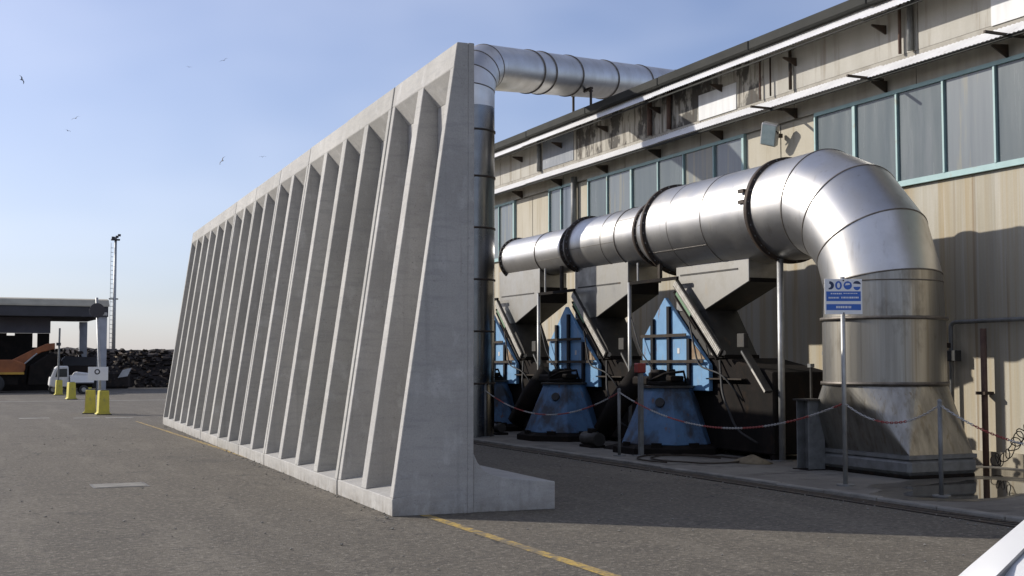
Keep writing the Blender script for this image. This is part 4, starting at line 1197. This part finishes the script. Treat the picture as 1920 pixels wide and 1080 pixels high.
for (x_, y_) in ((0.25, 0.0), (1.75, -0.55), (1.75, 0.55)):
    wh = MB().rings([ring_pts((x_, y_ + dy, 0.24), (0, 1, 0), r_, 18) for dy, r_ in ((-0.06, 0.19), (-0.05, 0.24), (0.05, 0.24), (0.06, 0.19))]).build('wheel', 'black', tw)
    MB().rings([ring_pts((x_, y_ - 0.061, 0.24), (0, 1, 0), 0.12, 14), ring_pts((x_, y_ - 0.066, 0.24), (0, 1, 0), 0.11, 14)]).build('rim', 'galv', wh)
MB().box(0.9, 2.2, -0.4, 0.4, 0.36, 0.545).build('chassis', 'dark', tw)
ct = thing('covered_cart', 'dark cart with green-grey cover behind the small white truck', 'cart', (7.7, 85.5, 0))
MB().box(-1.6, 1.5, -0.8, 0.8, 0.45, 1.5).build('body', 'scrap', ct, bevel=0.05)
MB().prism([(-1.5, 1.501), (1.4, 1.501), (1.2, 2.0), (-1.0, 2.1)], -0.75, 0.75).build('cover', 'shed_grey', ct)
for x_ in (-1.0, 1.0):
    MB().rings([ring_pts((x_, -0.8, 0.4), (0, 1, 0), 0.4, 16), ring_pts((x_, -0.6, 0.4), (0, 1, 0), 0.4, 16)]).build('wheel', 'black', ct)
sk = thing('scrap_bale', 'small dark bale with a pale torn sheet in front of the scrap heap', 'bale', (10.0, 85.5, 0))
MB().box(-0.9, 0.7, -0.6, 0.6, 0, 1.1).build('bale', 'scrap', sk, bevel=0.15)
MB().prism([(-0.1, 0.7), (0.5, 0.8), (0.75, 1.35), (0.2, 1.2)], -0.75, -0.65).build('torn_sheet', 'bag', sk)

# scrap heap: a mound skin plus hundreds of shards, one mass
rnd = random.Random(11)
hm = MB()
NX, NY = 150, 14
def hh(x_, v):
    base_ = 2.62 + 0.06 * math.sin(x_ * 0.23 + 1.0) + 0.06 * math.sin(x_ * 0.9) + 0.05 * math.sin(x_ * 2.3 + 2)
    return base_ * min(1.0, v * 3.2) + rnd.uniform(-0.12, 0.12) * min(1, v * 4)
for j in range(NY + 1):
    for i in range(NX + 1):
        x_ = -36 + 70 * i / NX
        v = j / NY
        hm.v.append((x_ + rnd.uniform(-0.15, 0.15), 88 + 16 * v + rnd.uniform(-0.3, 0.3), max(-0.02, hh(x_, v)) if j else -0.05))
for j in range(NY):
    for i in range(NX):
        a = j * (NX + 1) + i
        hm.f.append((a, a + 1, a + NX + 2, a + NX + 1))
hp = hm.build('scrap_heap', 'scrap', kind='stuff', label='long dark heap of scrap metal across the yard', cat='scrap heap')
for mm, cnt, sd in (('scrap', 4200, 1), ('scrap_pale', 120, 2), ('rust', 200, 3)):
    q = MB()
    for _ in range(cnt):
        x_ = rnd.uniform(-34, 33)
        v = rnd.random() ** 1.4
        zz = 2.6 * min(1, v * 3.0) * rnd.uniform(0.6, 1.0)
        rm = Matrix.Translation((x_, 87.6 + 7 * v, max(0.05, zz))) @ Matrix.Rotation(rnd.uniform(0, 6.28), 4, 'Z') @ Matrix.Rotation(rnd.uniform(-1.2, 1.2), 4, 'X')
        a, c, d = rnd.uniform(0.04, 0.30), rnd.uniform(0.03, 0.18), rnd.uniform(0.01, 0.09)
        if mm == 'scrap_pale':
            a, c, d = a * 0.6, c * 0.6, d * 0.4
        q.box(-a, a, -c, c, -d, d, rm)
    q.build('scrap_pieces', mm, hp, kind='stuff')

# lighting mast
ms = thing('lighting_mast', 'tall thin lighting mast with lamp head rising behind the scrap heap', 'light mast', (12.45, 110, 0))
MB().tube([(0, 0, 0), (0.0, 0, 6.5), (0.02, 0, 12.3)], [0.17, 0.14, 0.10], 12).build('pole', 'galv', ms, smooth=True)
ld_ = MB().box(-0.36, -0.33, -0.03, 0.03, 2.5, 11.8)
for k in range(24):
    ld_.box(-0.36, -0.15, -0.02, 0.02, 2.6 + k * 0.38, 2.64 + k * 0.38)
ld_.build('ladder', 'galv', ms)
MB().box(-0.45, 0.3, -0.1, 0.1, 7.0, 7.1).build('fitting', 'shed_grey', ms)
hdm = MB().box(-0.35, 0.35, -0.2, 0.2, 12.0, 12.12).build('head_frame', 'shed_grey', ms)
for (x_, zz) in ((-0.2, 12.13), (0.12, 12.22), (0.3, 12.36)):
    MB().box(x_ - 0.11, x_ + 0.11, -0.15, 0.1, zz, zz + 0.18, None).build('lamp', 'shed_grey', hdm)

# gulls
gl = [((6.0, 138.1, 31.0), 62, 'gull flying alone at the far left of the sky', 0.8), ((21.8, 130.9, 32.3), 10, 'tiny dark gull left of the highest one, upper middle sky', 0.45),
      ((25.1, 129.4, 33.0), -25, 'highest gull in the sky, wings spread in a shallow arch', 0.75), ((11.2, 136, 27.0), -30, 'pale gull just above a small dark one, left sky', 0.7),
      ((10.5, 136.4, 25.7), 20, 'small dark gull just below the pale one, left sky', 0.5), ((25.2, 130.0, 22.6), -60, 'gull low in the sky, wings tilted steeply, above the wall', 0.8),
      ((29.0, 128.3, 23.0), 0, 'flat winged gull low in the sky near the wall top', 0.55), ((32.4, 126.8, 22.7), 15, 'small gull right at the top edge of the wall', 0.45)]
gull_mesh = None
for p, rollv, lb, s_ in gl:
    if gull_mesh is None:
        m_ = MB()
        # body along y, wings along x with a bend at the wrist; one continuous skin
        body = [(-0.30, 0.02, 0.01), (-0.18, 0.06, 0.03), (0.0, 0.085, 0.05), (0.16, 0.06, 0.05), (0.25, 0.03, 0.03), (0.30, 0.008, 0.01)]
        m_.rings([[Vector((r_ * math.cos(2 * PI * k / 8), yy, rz_ * math.sin(2 * PI * k / 8))) for k in range(8)] for yy, r_, rz_ in body])
        for s2 in (-1, 1):
            sec = [(0.05, 0.13, -0.10, 0.03, 0.02), (0.28, 0.14, -0.06, 0.13, 0.018), (0.45, 0.10, -0.06, 0.12, 0.012), (0.62, 0.0, -0.10, 0.06, 0.006), (0.70, -0.07, -0.11, 0.03, 0.003)]
            rr_ = [[Vector((s2 * x_, yf, z_)), Vector((s2 * x_, (yf + yb_) / 2, z_ + th)), Vector((s2 * x_, yb_, z_)), Vector((s2 * x_, (yf + yb_) / 2, z_ - th))] for x_, yf, yb_, z_, th in sec]
            m_.rings(rr_)
        o = m_.build('gull', 'gull', smooth=True)
        gull_mesh = o.data
    else:
        o = bpy.data.objects.new('gull', gull_mesh)
        C.objects.link(o)
    tag(o, lb, 'gull', 'gulls in the sky')
    o.location = p
    o.scale = (s_, s_, s_)
    o.rotation_euler = (R(15), R(rollv), R(random.uniform(-40, 10)))

# ------------------------------------------------------------------ white car, its roof corner at the lower right
CAR_C = (0.0, 0.0)
car = thing('white_car', 'white car at the lower right corner, only its roof edge in view', 'car', (0, 0, 0), math.atan2(0.6, 0.8))
# local: x along the car (forward), y to its left; camera stands just behind the tail
NC = -0.31                                            # centre line
def csec(x_, zb, wb_, zbelt, wbelt, zr, wr):
    pts = [(0, zb), (wb_ * 0.9, zb), (wb_, zb + 0.1), (wbelt * 1.0, (zb + zbelt) * 0.55), (wbelt, zbelt), (wr + 0.045, zr - 0.05), (wr, zr - 0.006), (wr * 0.5, zr + 0.02), (0, zr + 0.028)]
    full = pts + [(-a, c) for a, c in pts[-2:0:-1]]
    return [Vector((x_, NC + a, c)) for a, c in full]
S = [(0.62, 0.45, 0.60, 0.80, 0.66, 0.86, 0.55), (0.68, 0.30, 0.74, 0.90, 0.76, 0.98, 0.62), (0.80, 0.24, 0.78, 0.93, 0.79, 1.22, 0.58), (1.02, 0.22, 0.80, 0.94, 0.80, 1.385, 0.565),
     (1.6, 0.20, 0.81, 0.94, 0.81, 1.412, 0.57), (2.4, 0.20, 0.81, 0.94, 0.81, 1.412, 0.57), (2.85, 0.20, 0.81, 0.93, 0.81, 1.37, 0.56), (3.35, 0.20, 0.81, 0.91, 0.80, 1.06, 0.60),
     (3.55, 0.20, 0.81, 0.90, 0.79, 0.95, 0.66), (4.0, 0.20, 0.80, 0.84, 0.78, 0.88, 0.62), (4.4, 0.22, 0.76, 0.74, 0.74, 0.78, 0.56), (4.52, 0.32, 0.66, 0.62, 0.64, 0.66, 0.5)]
body = MB().rings([csec(*q) for q in S]).build('body', 'car_white', car, smooth=True)
for s2 in (-1, 1):
    # roof seam
    q = MB()
    y_ = NC + s2 * 0.523
    q.box(1.45, 2.5, y_ - 0.0016, y_ + 0.0016, 1.38, 1.4135)
    q.build('roof_seam', 'gap', car)
    q = MB()
    for (xa, xb) in ((1.12, 1.95), (2.0, 2.85)):
        xt = xb + 0.0 if xb < 2 else xb - 0.15
        q.quad((xa, NC + s2 * 0.803, 0.96), (xb + (0.25 if xb > 2 else 0), NC + s2 * 0.803, 0.96), (xt, NC + s2 * 0.632, 1.34), (xa + 0.06, NC + s2 * 0.632, 1.34))
    q.build('side_window', 'car_glass', car)
    MB().box(3.0, 3.14, NC + s2 * 0.83, NC + s2 * 0.98, 0.93, 1.05).build('mirror', 'car_white', car, bevel=0.03)
    MB().box(2.1, 2.28, NC + s2 * 0.80, NC + s2 * 0.835, 0.80, 0.83).build('door_handle', 'gap', car)
    MB().box(0.635, 0.70, NC + s2 * 0.58 - 0.1, NC + s2 * 0.58 + 0.1, 0.7, 0.86).build('tail_light', 'lens_red', car, bevel=0.02)
    MB().box(4.36, 4.47, NC + s2 * 0.52 - 0.14, NC + s2 * 0.52 + 0.14, 0.58, 0.70).build('headlight', 'lamp_glass', car, bevel=0.02)
    for x_ in (1.25, 3.75):
        yy = NC + s2 * 0.72
        wh = MB().rings([ring_pts((x_, yy + dy, 0.30), (0, 1, 0), r_, 26) for dy, r_ in ((-0.1, 0.25), (-0.08, 0.30), (0.08, 0.30), (0.1, 0.25))]).build('wheel', 'black', car)
        MB().rings([ring_pts((x_, yy + s2 * 0.101, 0.30), (0, 1, 0), 0.20, 20), ring_pts((x_, yy + s2 * 0.112, 0.30), (0, 1, 0), 0.18, 20)]).build('rim', 'galv', wh)
MB().quad((3.40, NC - 0.62, 1.03), (3.40, NC + 0.62, 1.03), (2.91, NC + 0.52, 1.365), (2.91, NC - 0.52, 1.365)).build('windscreen', 'car_glass', car)
MB().quad((0.745, NC - 0.56, 1.03), (0.745, NC + 0.56, 1.03), (0.965, NC + 0.5, 1.37), (0.965, NC - 0.5, 1.37)).build('rear_window', 'car_glass', car)
